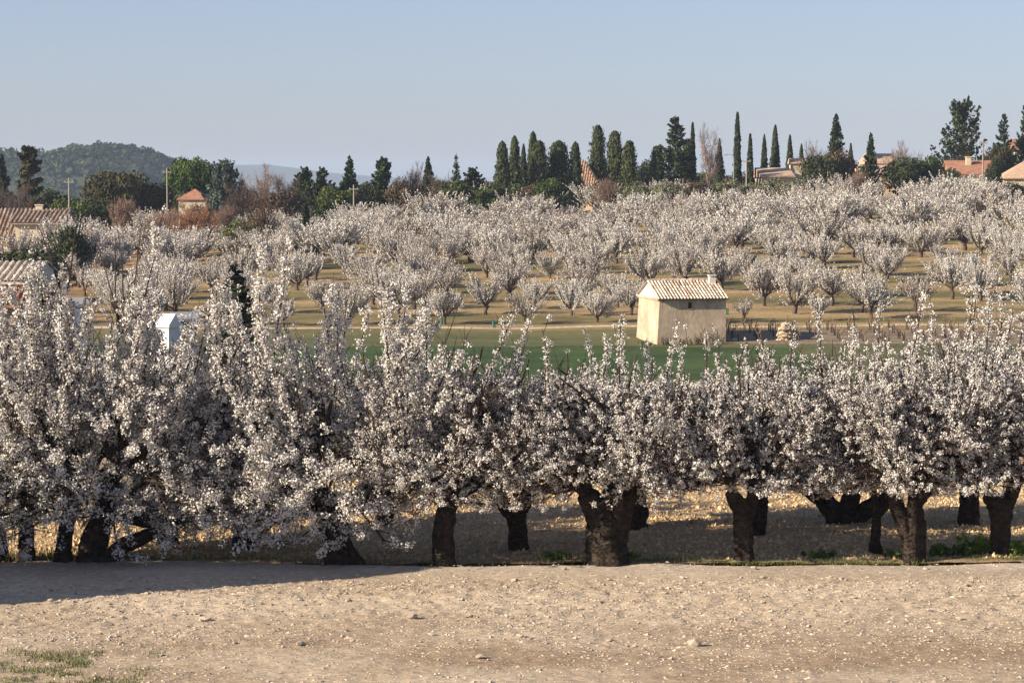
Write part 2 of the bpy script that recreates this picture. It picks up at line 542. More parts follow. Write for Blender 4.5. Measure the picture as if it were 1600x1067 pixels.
def petals(c, nrmls, size, rng, tint, ctint):
    """folded blossom pieces, darker where they join the calyx"""
    n = len(c); nn = nrm(nrmls); ref = rand_dirs(rng, n)
    u = nrm(np.cross(nn, ref)); v = np.cross(nn, u)
    size = np.broadcast_to(np.asarray(size, float), (n,))[:, None]
    lift = nn * size * rng.uniform(0.1, 0.7, (n, 1))
    V = np.stack([c - u * size * .9 - nn * size * .3, c - v * size + lift, c + u * size * 1.05, c + v * size + lift], 1).reshape(-1, 3)
    F = np.arange(n)[:, None] * 4 + np.arange(4)[None]
    C = np.repeat(tint[:, None], 4, 1).copy(); C[:, 0] = tint * ctint
    return V, F, C.reshape(-1, 3)


def tris(c, nrmls, size, rng, tint):
    n = len(c); nn = nrm(nrmls); ref = rand_dirs(rng, n)
    u = nrm(np.cross(nn, ref)); v = np.cross(nn, u)
    size = np.broadcast_to(np.asarray(size, float), (n,))[:, None]
    V = np.stack([c + u * size, c + v * size, c - u * size * 0.8 - v * size * 0.6], 1).reshape(-1, 3)
    F = np.arange(n * 3).reshape(-1, 3)
    return V, F, np.repeat(tint, 3, 0)


# ------------------------------------------------------------------ near cherry trees
def stem(mb, pts, rad, rng, k=22, flare=0.0):
    """a gnarled trunk section through the given points"""
    pts = np.asarray(pts, float); rad = np.asarray(rad, float)
    s = np.linspace(0, len(pts) - 1, (9 if k > 10 else 3) * (len(pts) - 1) + 1)
    i = np.minimum(s.astype(int), len(pts) - 2); w = (s - i)[:, None]
    p = pts[i] * (1 - w) + pts[i + 1] * w
    r = (rad[i] * (1 - w[:, 0]) + rad[i + 1] * w[:, 0])
    p[1:-1] += rng.normal(0, 0.004, (len(p) - 2, 3))
    t = nrm(np.gradient(p, axis=0)); ref = np.array([0.3, 1.0, 0.1])
    u = nrm(np.cross(t, ref)); v = np.cross(t, u)
    a = np.arange(k) / k * 2 * math.pi
    ph = rng.uniform(0, 6.28, 3)
    bumpy = 1 + 0.13 * np.sin(a * 3 + ph[0])[None] + 0.09 * np.sin(a * 5 + ph[1] + s[:, None] * 1.5) + rng.normal(0, 0.035, (len(p), k)) + .22 * (vnoise(a[None] * 3.2 + ph[0], s[:, None] * 2.2 + ph[1], 7) - .5) + .12 * (vnoise(a[None] * 7 + ph[2], s[:, None] * 3 + ph[1], 8) - .5)
    if flare:
        bumpy *= (1 + flare * np.exp(-np.arange(len(p)) / 3.5))[:, None]
    V = p[:, None] + (u[:, None] * np.cos(a)[None, :, None] + v[:, None] * np.sin(a)[None, :, None]) * (r[:, None] * bumpy)[..., None]
    n = len(p); idx = np.arange(n * k).reshape(n, k); nx_ = np.roll(idx, -1, 1)
    F = np.stack([idx[:-1], nx_[:-1], nx_[1:], idx[1:]], -1).reshape(-1, 4)
    mb.add(np.concatenate([V.reshape(-1, 3), p[-1:]]), F)
    mb.add(np.concatenate([V[-1], p[-1:] + t[-1:] * r[-1] * 0.35]), [(j, (j + 1) % k, k) for j in range(k)])
    return p


def near_tree(seed, trunk, limbs, H, Rc, n2, n3, fl, rc, nf, low, loc, label, rz=0.0, leaders=(), shoot=(0.35, 0.85), yshift=0.0, spacing=0.075):
    """trunk: list of (pts, radii); limbs: list of (start, direction, length, radius) in tree coordinates"""
    rng = rg(seed)
    root = empty('cherry_tree', loc, rz, label, 'tree')
    tb = MB()
    for pts, rad in trunk:
        stem(tb, pts, rad, rng, flare=0.12 if pts[0][2] < 0.1 else 0)
    tb.build('trunk', M['bark'], root, smooth=True)
    st = np.array([l[0] for l in limbs], float); dr = np.array([l[1] for l in limbs], float)
    ln_ = np.array([l[2] for l in limbs]); lr = np.array([l[3] for l in limbs])
    P1 = grow(rng, st, dr, ln_, 9, 0.05, 0.10)
    P1[..., 1] *= .5
    P1[..., 2] = np.maximum(P1[..., 2], low + 0.1)
    for i in range(len(limbs)):
        b = MB(); b.add(*tubes(P1[i:i + 1], lr[i:i + 1], lr[i:i + 1] * 0.28, 8))
        b.build('limb', M['bark'], root, smooth=True)
    tw = MB()
    # secondary branches
    N1 = len(limbs)
    t = rng.uniform(0.22, 1.0, (N1, n2)); s2, d2 = along(P1, t)
    s2 = s2.reshape(-1, 3); d2 = d2.reshape(-1, 3)
    out = s2 * np.array([1, 1, 0]); out = nrm(out + 1e-6)
    dd = nrm(0.45 * d2 + 0.60 * out * np.array([1, .5, 1]) + rng.normal(0, 0.6, d2.shape) + np.array([0, 0, 0.12]))
    # branches starting low hang outward
    lowm = s2[:, 2] < low + (H - low) * 0.35
    dd[lowm, 2] -= rng.uniform(0.0, 0.55 if low > .7 else .95, lowm.sum())
    room = np.clip((Rc * 1.05 - np.linalg.norm(s2[:, :2], axis=1)) / Rc, 0.25, 1)
    L2 = rng.uniform(0.55, 1.15, len(s2)) * Rc * 0.55 * room
    P2 = grow(rng, s2, dd, L2, 6, np.where(lowm, 0.02, 0.10), 0.14)
    P2[..., 2] = np.maximum(P2[..., 2], low * (1.05 if low > .7 else .75))
    r2 = rng.uniform(0.016, 0.034, len(s2))
    tw.add(*tubes(P2, r2, r2 * 0.35, 4))
    # shoots
    t = rng.uniform(0.15, 1.0, (len(P2), n3)); s3, d3 = along(P2, t)
    s3 = s3.reshape(-1, 3); d3 = d3.reshape(-1, 3)
    out = nrm(s3 * np.array([1, 1, 0]) + 1e-6)
    hz_ = np.clip((s3[:, 2] - low) / (H - low), 0, 1)[:, None]
    dd = nrm(0.35 * d3 + 0.30 * out + rng.normal(0, 0.55, d3.shape) + np.array([0, 0, 1.0]) * (0.05 + 0.85 * hz_))
    L3 = rng.uniform(*shoot, len(s3)) * (0.65 + 0.5 * hz_[:, 0])
    top = s3[:, 2] + L3 * np.maximum(dd[:, 2], 0)
    over = np.clip(top - H * rng.uniform(0.86, 1.05, len(s3)), 0, None)
    L3 = np.maximum(L3 - over, 0.12)
    keep = s3[:, 2] < H * 1.02
    s3, dd, L3 = s3[keep], dd[keep], L3[keep]
    P3 = grow(rng, s3, dd, L3, 4, 0.05, 0.10)
    P3[..., 2] = np.maximum(P3[..., 2], low * (0.95 if low > .7 else .6) + .04)
    tw.add(*tubes(P3, np.full(len(P3), 0.0085), np.full(len(P3), 0.0045), 3))
    cl = []
    clr = []
    cle = []

    def sample(P, L, t0, t1_, sp, jit, rr, full=False):
        n = np.maximum((L * (t1_ - t0) / sp).astype(int), 1)
        rep = np.repeat(np.arange(len(P)), n)
        tt = rng.uniform(t0, t1_, len(rep))
        f = tt * (P.shape[1] - 1); i = np.minimum(f.astype(int), P.shape[1] - 2); w = (f - i)[:, None]
        p = P[rep, i] * (1 - w) + P[rep, i + 1] * w
        cl.append(p + rng.normal(0, jit, p.shape)); clr.append(np.full(len(p), rr) * rng.uniform(0.65, 1.15, len(p))); cle.append(np.full(len(p), full))

    bare = rng.uniform(0, 1, len(P3)) < 0.06
    sample(P3[~bare], L3[~bare], 0.05, 0.98, spacing, 0.012, rc)
    sample(P2, L2, 0.3, 1.0, spacing * 1.5, 0.02, rc)
    leaders = list(leaders)
    for i in range(25):
        a_, r_ = rng.uniform(0, 6.283), Rc * rng.uniform(.05, .85)
        leaders.append((r_ * math.cos(a_), r_ * math.sin(a_) * .7, H * rng.uniform(.55, .8), H * rng.uniform(.98, 1.17), (.48 if rc > .06 else .30) * math.cos(a_) + rng.normal(0, .10), rc * .85, rng.choice([1, 1, .9, .6])))
    if len(leaders):
        for (x, y, z0, z1, lx, rr, tb_) in leaders:
            L = z1 - z0
            P = grow(rng, [(x, y, z0)], [(lx, 0, 1)], [L], 8, 0.03, 0.045)
            tw.add(*tubes(P, [0.018], [0.005], 5))
            sample(P, np.array([L]), 0.0, tb_, spacing * (0.36 if rr > .08 else .5), 0.025, rr, True)
            # side twigs of the leader
            m = int(6 + L * 4); t = rng.uniform(0.05, min(1.0, tb_ + 0.1), (1, m)); s, d = along(P, t)
            s = s[0]; q = nrm(rng.normal(0, 0.5, s.shape) + np.array([0, 0, 0.9])); l = rng.uniform(0.12, 0.4, m)
            Pq = grow(rng, s, q, l, 4, 0.05, 0.08); tw.add(*tubes(Pq, np.full(m, 0.007), np.full(m, 0.003), 3))
            mm = rng.uniform(0, 1, m) < tb_
            sample(Pq[mm], l[mm], 0.0, 1.0, spacing, 0.012, rr * 0.75)
    C = np.concatenate(cl); RR = np.concatenate(clr)
    gap = vnoise(C[:, 0] * 5.5 + C[:, 2] * 2.7, C[:, 1] * 5.5 - C[:, 2] * 3.1, seed) > (.40 if rc > .06 else .375)      # bare stretches of wood between the spurs
    gap |= np.concatenate(cle)
    C, RR = C[gap], RR[gap]
    n = len(C)
    fc = np.repeat(np.arange(n), nf)
    q = rand_dirs(rng, n * nf)
    rad = RR[fc] * rng.uniform(0.55, 1.1, n * nf)
    pos = C[fc] + q * rad[:, None]
    nn = nrm(q + rng.normal(0, 0.45, q.shape))
    tv = rng.normal(1.0, 0.05, n)[fc] * rng.uniform(0.90, 1.06, n * nf)
    tint = np.clip(np.stack([tv, tv * 0.985, tv * rng.uniform(0.93, 1.0, n * nf)], 1), 0, 1.12)
    bud = rng.uniform(0, 1, n * nf) < 0.07
    tint[bud] *= np.array([0.30, 0.22, 0.15])
    sz = fl * rng.uniform(0.75, 1.2, n * nf)
    b = MB(); b.add(*petals(pos, nn, sz, rng, tint, np.array([0.66, 0.60, 0.52])))
    b.build('blossom', M['blossom'], root, kind='stuff')
    tw.build('twigs', M['twig'], root, kind='stuff')
    root['nfl'] = len(pos)
    return root


def auto_limbs(rng, tops, n, length, radius, e0=12, e1=62, az0=0.0):
    out = []
    for i in range(n):
        top = tops[i % len(tops)]
        az = az0 + i / n * 2 * math.pi + rng.uniform(-0.3, 0.3)
        e = R(rng.uniform(e0, e1)) if i % 3 else R(rng.uniform(e1 - 5, e1 + 22))
        out.append((top, (math.cos(az) * math.cos(e), math.sin(az) * math.cos(e), math.sin(e)), length * rng.uniform(0.8, 1.1), radius * rng.uniform(0.75, 1.1)))
    return out


# front row and second row trunks, as they stand along the track
def front(px, d, seed, trunk, tops, H, Rc, label, big=False, n=7, low=0.95, lean=(0, 0), **kw):
    rng = rg(seed + 500)
    d -= 0.85
    x = xat(px, d)
    lim = auto_limbs(rng, tops, n, kw.pop('ll', 1.65), kw.pop('lr', 0.085), kw.pop('e0', 12), kw.pop('e1', 60))
    lim += kw.pop('xlimbs', [])
    for i, t_ in enumerate(tops):
        lim.append((t_, (rng.uniform(-.5, .5), -1, rng.uniform(.35, .7)), rng.uniform(.8, 1.1), .04))
        lim.append((t_, (1.0 if i % 2 else -1.0, -.8, rng.uniform(.15, .45)), rng.uniform(1.0, 1.4), .04))
    if big:
        P = dict(n2=8, n3=7, fl=0.0185, rc=0.085, nf=15, spacing=0.088, shoot=(0.45, 1.2))
    else:
        P = dict(n2=9, n3=10, fl=0.0138, rc=0.046, nf=12, spacing=0.078, shoot=(0.35, 0.95))
    P.update(kw)
    return near_tree(seed, trunk, lim, H, Rc, P['n2'], P['n3'], P['fl'], P['rc'], P['nf'], low, (x, d, 0.06), label,
                     leaders=P.get('leaders', ()), spacing=P['spacing'], shoot=P.get('shoot', (0.35, 0.85)))


T = []
# thick pollard with stubs, in the middle
T.append(front(948, 38.75, 11,
      [([(0, 0, -0.1), (0.0, 0, 0.3), (-0.02, 0, 0.62), (-0.16, 0, 0.88), (-0.36, 0.02, 1.12)], [0.33, 0.31, 0.31, 0.2, 0.13]),
       ([(0.08, 0, 0.3), (0.10, 0.02, 0.75), (0.10, 0.0, 1.2)], [0.24, 0.22, 0.15]),
       ([(0.12, 0.05, 0.55), (0.26, 0.1, 0.9), (0.42, 0.1, 1.15)], [0.2, 0.15, 0.12])],
      [(-0.36, 0.02, 1.08), (0.1, 0, 1.15), (0.42, 0.1, 1.1)], 2.7, 1.95,
      'flowering cherry tree with the thickest stumpy trunk, in front row at middle of track', n=8,
      leaders=[(-0.9, -0.3, 2.5, 3.75, -0.1, 0.06, 0.9), (0.2, 0.1, 2.6, 3.85, 0.08, 0.06, 1), (-0.1, -0.4, 2.6, 3.6, 0.05, 0.06, 1), (0.9, 0, 2.6, 3.7, 0.1, 0.06, 1)]))
# leaning trunk left of it
T.append(front(695, 38.7, 12,
      [([(0, 0, -0.1), (-0.02, 0, 0.45), (0.03, 0, 0.85), (0.17, 0, 1.15)], [0.17, 0.16, 0.15, 0.12])],
      [(0.17, 0, 1.1), (0.05, 0, 0.95)], 2.95, 2.05,
      'flowering cherry tree with single dark trunk bending right, left of the thick stumpy trunk', n=8, low=0.95,
      leaders=[(-0.85, -0.3, 2.7, 4.75, 0.02, 0.075, 0.96), (0.6, 0, 2.7, 4.1, 0.35, 0.07, 1), (1.0, 0.1, 2.5, 3.9, 0.3, 0.07, 1), (-0.3, 0.1, 2.8, 4.2, 0.1, 0.07, 1)], lr=0.1))
# slim straight trunk right of the pollard
T.append(front(1163, 38.95, 13,
      [([(0, 0, -0.1), (-0.03, 0, 0.5), (-0.05, 0, 0.85), (-0.24, 0.02, 1.12)], [0.14, 0.135, 0.14, 0.09]),
       ([(0.02, 0, 0.7), (0.16, 0.02, 1.15)], [0.12, 0.08])],
      [(-0.24, 0.02, 1.08), (0.16, 0.02, 1.1)], 2.68, 1.95,
      'flowering cherry tree with slim straight trunk, first right of the thick stumpy trunk', n=8, low=1.18,
      leaders=[(0.2, -0.2, 2.5, 3.55, 0.05, 0.055, 1), (0.7, 0, 2.5, 3.7, 0.0, 0.05, 0.85), (-0.6, 0, 2.5, 3.6, 0.05, 0.055, 1)]))
# V fork
T.append(front(1425, 38.9, 14,
      [([(0.02, 0, -0.1), (0.01, 0, 0.4), (0.03, 0, 0.75), (0.05, 0, 1.2)], [0.17, 0.17, 0.14, 0.10]),
       ([(-0.06, 0, 0.3), (-0.12, 0, 0.6), (-0.24, 0.02, 0.85), (-0.33, 0.02, 1.15)], [0.12, 0.12, 0.11, 0.09]),
       ([(0.05, 0, 0.95), (0.28, 0.0, 1.2)], [0.11, 0.08])],
      [(0.05, 0, 1.15), (-0.33, 0.02, 1.1), (0.28, 0, 1.15)], 2.9, 2.0,
      'flowering cherry tree whose trunk forks into a narrow V, right of centre by the track', n=8, low=1.18,
      leaders=[(-0.15, -0.2, 2.7, 4.35, 0.02, 0.06, 0.97), (0.95, -0.1, 2.7, 4.2, -0.05, 0.075, 1), (-1.0, 0, 2.6, 3.9, 0.05, 0.06, 1), (1.4, 0, 2.6, 3.9, 0.05, 0.065, 1), (0.3, 0, 2.7, 3.9, 0.1, 0.06, 1)]))
# right edge
T.append(front(1562, 39.6, 15,
      [([(0, 0, -0.1), (0.02, 0, 0.5), (-0.02, 0, 0.8), (-0.2, 0, 1.0)], [0.17, 0.16, 0.17, 0.11]),
       ([(0.05, 0, 0.7), (0.25, 0, 1.15)], [0.12, 0.09])],
      [(-0.2, 0, 0.98), (0.25, 0, 1.12)], 2.92, 1.95,
      'flowering cherry tree at the right end of front row, behind the leafy green weeds', n=8, low=1.15,
      leaders=[(-0.35, -0.2, 2.6, 4.1, 0.02, 0.065, 1), (0.1, -0.2, 2.6, 4.0, 0.1, 0.065, 1), (0.7, 0, 2.6, 3.9, 0, 0.065, 1)]))
# big leaning trunk with flared foot on the left
T.append(front(528, 38.75, 16,
      [([(0.05, 0, -0.1), (-0.05, 0, 0.35), (-0.12, 0, 0.7), (-0.3, 0, 1.0)], [0.27, 0.2, 0.2, 0.15]),
       ([(0.38, -0.02, -0.08), (0.15, 0, 0.18), (0.0, 0, 0.5)], [0.10, 0.14, 0.15])],
      [(-0.3, 0, 0.95), (-0.1, 0, 0.8)], 3.65, 2.3,
      'flowering cherry tree with dark flared leaning trunk, left of centre by the track', big=True, n=8, low=0.5, xlimbs=[((0, 0, .8), (-.75, -.9, .1), 1.7, .06), ((-.3, 0, .8), (-1, -.4, .0), 2.0, .06)],  ll=1.9, lr=0.1, e0=-4,
      leaders=[(-1.15, -0.5, 2.9, 5.15, 0.0, 0.11, 0.97), (-0.95, -0.4, 3.3, 4.9, 0.14, 0.09, 0.9), (0.8, 0, 2.9, 4.45, 0.0, 0.085, 1), (-1.9, -0.2, 2.8, 4.4, 0.02, 0.09, 1), (0.0, 0.1, 2.9, 4.3, 0.05, 0.085, 1)]))
# many-stemmed tree at the left
T.append(front(128, 38.85, 17,
      [([(-0.3, -0.05, -0.1), (-0.26, 0, 0.35), (-0.2, 0, 0.7), (-0.05, 0, 1.2)], [0.16, 0.125, 0.11, 0.09]),
       ([(0.12, 0, -0.1), (0.2, 0, 0.4), (0.4, 0, 0.9), (0.5, 0, 1.3)], [0.2, 0.19, 0.16, 0.12]),
       ([(0.35, 0, -0.06), (0.6, 0, 0.25), (1.0, 0.02, 0.42), (1.5, 0.0, 0.62)], [0.15, 0.12, 0.1, 0.08])],
      [(-0.05, 0, 1.1), (0.5, 0, 1.25), (1.4, 0, 0.6)], 3.8, 2.4,
      'large flowering cherry tree with several leaning stems and low boughs, left by the track', big=True, n=9, low=0.2, xlimbs=[((.3, 0, .85), (.75, -.9, .05), 1.6, .07), ((0, 0, .8), (-.75, -.9, .1), 1.5, .06), ((.4, 0, .7), (1, -.4, 0.0), 2.0, .07)],  ll=1.9, lr=0.1, e0=-4,
      leaders=[(-0.1, -0.5, 3.0, 5.05, -0.12, 0.10, 0.9), (0.75, -0.4, 2.9, 4.6, 0.05, 0.11, 0.72), (0.95, -0.2, 3.6, 5.5, 0.22, 0.09, 0.9), (-0.6, -0.5, 2.7, 4.55, -0.12, 0.11, 1),
               (0.75, -0.35, 3.6, 5.4, 0.02, 0.09, 0.12), (0.7, -0.35, 3.6, 5.2, -0.18, 0.09, 0.1), (0.8, -0.35, 3.6, 5.35, 0.14, 0.09, 0.1), (0.72, -0.35, 3.7, 5.0, -0.3, 0.09, 0.05), (-0.2, -0.4, 4.3, 5.4, -0.35, 0.08, 0.1), (-0.1, -0.4, 4.3, 5.5, 0.1, 0.08, 0.15),
               (1.9, 0, 2.8, 4.5, 0.35, 0.09, 1), (1.0, -.3, 2.5, 3.75, .12, .09, 1), (1.3, -.3, 2.5, 3.7, .06, .09, 1), (1.55, -.3, 2.4, 3.8, .2, .09, 1), (-.05, -.4, 2.6, 3.9, .08, .10, 1),
               (-0.3, -.5, 2.8, 4.5, -.55, .10, 1), (0.4, -.5, 2.8, 4.4, .45, .10, 1)]))
# thin dark stem at the left edge
T.append(front(20, 38.9, 18,
      [([(0.2, 0, -0.1), (0.22, 0, 0.5), (0.15, 0, 1.0)], [0.13, 0.1, 0.08]),
       ([(-0.2, 0, -0.1), (-0.25, 0, 0.5), (-0.1, 0, 1.1)], [0.14, 0.11, 0.09])],
      [(0.15, 0, 0.95), (-0.1, 0, 1.05)], 3.65, 2.1,
      'flowering cherry tree cut by the left edge of the photo, thin dark stems', big=True, n=8, low=0.3, ll=1.7, e0=-4,
      leaders=[(-0.1, -0.4, 2.7, 4.3, 0.1, 0.11, 1), (0.6, -0.4, 2.8, 4.6, -0.12, 0.12, 1), (-0.7, 0, 2.8, 4.5, 0.05, 0.1, 1)]))
# second row: trunks seen under the crowns
T.append(front(812, 40.2, 21,
      [([(0, 0, -0.1), (-0.04, 0, 0.5), (-0.05, 0, 0.75)], [0.15, 0.14, 0.17]), ([(-0.08, 0, 0.55), (-0.34, 0.02, 0.85), (-0.5, 0, 1.1)], [0.13, 0.12, 0.1]), ([(0, 0, 0.65), (0.2, 0, 1.1)], [0.13, 0.1])],
      [(-0.5, 0, 1.05), (0.2, 0, 1.05)], 2.85, 1.8,
      'flowering cherry tree with squat stub topped trunk, set back between thick and bending trunks', n=8, low=1.15, nf=7))
T.append(front(1315, 43.4, 22,
      [([(0, 0, -0.1), (0, 0, 0.22)], [0.30, 0.27]), ([(-0.08, 0, 0.1), (-0.35, 0, 0.42), (-0.8, 0, 0.8), (-1.0, 0, 1.2)], [0.19, 0.16, 0.12, 0.10]),
       ([(0.06, 0, 0.1), (0.2, 0, 0.55), (0.35, 0, 1.1)], [0.17, 0.14, 0.11]), ([(0.16, 0, 0.05), (0.7, 0, 0.4), (1.15, 0, 0.85)], [0.16, 0.13, 0.10])],
      [(-1.0, 0, 1.15), (0.35, 0, 1.05), (1.15, 0, 0.82)], 2.85, 1.9,
      'flowering cherry tree with dark wide spreading trunk of three limbs, second row right of centre', n=9, low=1.15, nf=7,
      leaders=[(-0.4, 0, 2.6, 4.0, 0, 0.06, 1), (0.6, 0, 2.6, 3.9, 0, 0.06, 1)]))
sap = front(1367, 39.7, 23,
      [([(0, 0, -0.1), (0.0, 0, 0.12), (0.01, 0, 0.2), (0.02, 0, 0.7)], [0.10, 0.11, 0.07, 0.065]), ([(0.02, 0, 0.65), (-0.05, 0, 1.2)], [0.06, 0.05]), ([(0.03, 0, 0.6), (0.25, 0, 0.85), (0.35, 0, 1.1)], [0.055, 0.045, 0.04])],
      [(-0.05, 0, 1.15), (0.35, 0, 1.05)], 2.7, 1.1,
      'young cherry tree with thin grey trunk, between wide spreading trunk and narrow V', n=5, low=1.0, nf=6, ll=0.9, lr=0.04)
T.append(sap)


def again(src, px, d, rz, label, s=1.0):
    c = copy_tree(src); d -= 0.6
    c.location = (xat(px, d), d, 0.05 + min(0, t1(xat(px, d), d)))
    c.rotation_euler = (0, 0, rz); c.scale = (s, s, s)
    c['label'] = label
    return c


again(T[0], 985, 42.4, 2.4, 'flowering cherry tree just behind the thickest stumpy trunk, its trunk half hidden', 0.9)
again(T[2], 1183, 41.6, 2.9, 'flowering cherry tree right behind the slim straight trunk', 0.95)
again(T[4], 1512, 42.9, 0.6, 'flowering cherry tree with leaning trunk set back between narrow V and right edge', 1.05)
again(T[1], 262, 40.5, 1.2, 'flowering cherry tree set back right of the many stemmed tree, trunk mostly hidden', 0.95)
again(T[3], 380, 40.0, 2.0, 'flowering cherry tree set back left of the flared leaning trunk', 0.98)
again(T[1], 600, 43.0, 3.6, 'flowering cherry tree set back between flared trunk and trunk bending right', 0.9)
again(T[4], 60, 43.5, 2.6, 'flowering cherry tree in second row behind the left edge tree', 1.05)

# clipped cypress hedge, added out of view at left to shade the track
def leaf_faces(b, pts, nr, size, rng, base, var=0.25, hue=0.08, quad=True):
    n = len(pts)
    tv = np.exp(rng.normal(0, var, n))[:, None]
    c = np.asarray(base)[None] * tv * np.exp(rng.normal(0, hue, (n, 3)))
    b.add(*(cards(pts, nr, size, rng, c) if quad else tris(pts, nr, size, rng, c)))


rng = rg(77)
hb = MB()
x0, x1, y0, y1, h = -34.0, -8.9, 32.8, 33.7, 5.2
bt = 2.4                                   # end sloped back to set the angle of the shade edge
xa, xb, ya, yb, zt_ = x0 + .15, x1 - .15, y0 + .15, y1 - .15, h - .15
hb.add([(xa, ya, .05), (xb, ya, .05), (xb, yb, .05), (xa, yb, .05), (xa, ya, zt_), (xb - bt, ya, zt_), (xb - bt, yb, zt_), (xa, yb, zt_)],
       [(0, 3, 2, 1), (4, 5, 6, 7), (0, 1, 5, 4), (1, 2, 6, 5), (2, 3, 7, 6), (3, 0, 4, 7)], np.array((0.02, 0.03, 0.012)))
n = 26000
p = np.stack([rng.uniform(x0, x1, n), rng.uniform(y0, y1, n), rng.uniform(0.05, h, n)], 1)
f = rng.integers(0, 4, n)
p[f == 0, 1] = y0 + rng.normal(0.05, .05, (f == 0).sum()); p[f == 1, 1] = y1 - rng.normal(0.05, .05, (f == 1).sum())
p[f == 2, 2] = h - np.abs(rng.normal(0, .06, (f == 2).sum()))
m = (f == 3); p[m, 0] = x1 - np.abs(rng.normal(0, .08, m.sum())) - bt * p[m, 2] / h
k = p[:, 0] < x1 - bt * p[:, 2] / h + .02; p = p[k]; n = len(p)
leaf_faces(hb, p, rand_dirs(rng, n), 0.09, rng, (0.045, 0.065, 0.022))
ho_ = empty('shade_hedge', (0, 0, 0.0), 0, 'unseen clipped cypress hedge added left of view to shade the track', 'hedge')
hb.build('foliage', M['leaf'], ho_, kind='stuff')

# ------------------------------------------------------------------ hillside orchard
def hill_tree_meshes(seed, Hh, Rr, limbs=6, nsh=150, tall=1.0, dens=1.0):
    rng = rg(seed)
    tb = MB()
    th = rng.uniform(0.40, 0.70)
    stem(tb, [(0, 0, -0.15), (rng.normal(0, .05), 0, th * 0.5), (rng.normal(0, .08), rng.normal(0, .05), th)], [0.15, 0.12, 0.13], rng, 7)
    az = np.arange(limbs) / limbs * 6.283 + rng.uniform(-.3, .3, limbs)
    el = rng.uniform(R(28), R(65), limbs)
    d = np.stack([np.cos(az) * np.cos(el), np.sin(az) * np.cos(el), np.sin(el)], 1)
    L1 = rng.uniform(0.75, 1.1, limbs) * Rr * 0.8
    P1 = grow(rng, np.tile([[0, 0, th - .05]], (limbs, 1)), d, L1, 5, 0.06, .12)
    tb.add(*tubes(P1, np.full(limbs, .075), np.full(limbs, .03), 5))
    n2 = 6
    s, dd = along(P1, rng.uniform(.15, 1, (limbs, n2))); s = s.reshape(-1, 3); dd = dd.reshape(-1, 3)
    out = nrm(s * [1, 1, 0] + 1e-6)
    q = nrm(.5 * dd + .5 * out + rng.normal(0, .5, dd.shape) + [0, 0, .15])
    L2 = rng.uniform(.4, .9, len(s)) * Rr * .5
    P2 = grow(rng, s, q, L2, 4, .08, .12)
    tb.add(*tubes(P2, np.full(len(s), .03), np.full(len(s), .012), 3))
    n3 = max(2, int(nsh * 1.25 / len(P2)))
    s, dd = along(P2, rng.uniform(.05, 1, (len(P2), n3))); s = s.reshape(-1, 3); dd = dd.reshape(-1, 3)
    out = nrm(s * [1, 1, 0] + 1e-6); hh = np.clip((s[:, 2:] - th) / (Hh - th), 0, 1)
    q = nrm(.95 * nrm(s - np.array([0, 0, th * .35])) + rng.normal(0, .20, dd.shape) + np.array([0, 0, 1.0]) * (.10 + .45 * hh))
    L3 = rng.uniform(.55, 1.3, len(s)) * tall * (Hh / 3.0)
    topz = s[:, 2] + L3 * np.maximum(q[:, 2], 0)
    L3 = np.maximum(L3 - np.clip(topz - Hh * rng.uniform(.85, 1.05, len(s)), 0, None), .15)
    P3 = grow(rng, s, q, L3, 4, .06, .06)
    tb.add(*tubes(P3, np.full(len(s), .012), np.full(len(s), .006), 3))
    tw = tb.mesh('trunk', M['hillwood'], True)
    b = MB()
    for P, L, t0 in ((P3, L3, .0), (P2, L2, .35)):
        nq = np.maximum((L * (1 - t0) / .027 * dens).astype(int), 1)
        rep = np.repeat(np.arange(len(P)), nq); tt = rng.uniform(t0, 1, len(rep))
        f = tt * (P.shape[1] - 1); i = np.minimum(f.astype(int), P.shape[1] - 2); w = (f - i)[:, None]
        p = P[rep, i] * (1 - w) + P[rep, i + 1] * w
        o = rand_dirs(rng, len(p))
        p = p + o * rng.uniform(.008, .042, (len(p), 1))
        tv = rng.uniform(.82, 1.08, len(p))[:, None] * rng.normal(1, .05, len(P))[rep][:, None]
        tint = tv * np.array([1.0, .985, .96])
        bud = rng.uniform(0, 1, len(p)) < .14
        tint[bud] *= [.6, .45, .36]
        b.add(*cards(p, o + rng.normal(0, .4, o.shape), rng.uniform(.022, .042, len(p)), rng, tint, 1.2))
    return tw, b.mesh('crown', M['hillblossom'])


HV = [hill_tree_meshes(100 + i, *a) for i, a in enumerate([
    (3.2, 1.9, 7, 230), (2.9, 1.7, 6, 200), (3.5, 2.0, 7, 250), (2.6, 1.6, 6, 190), (3.1, 2.1, 8, 240),
    (3.4, 1.8, 6, 210, 1.25), (2.9, 1.8, 7, 200, 1.0, .6), (2.2, 1.1, 5, 110), (3.0, 1.9, 7, 210, 1.1, .8)])]

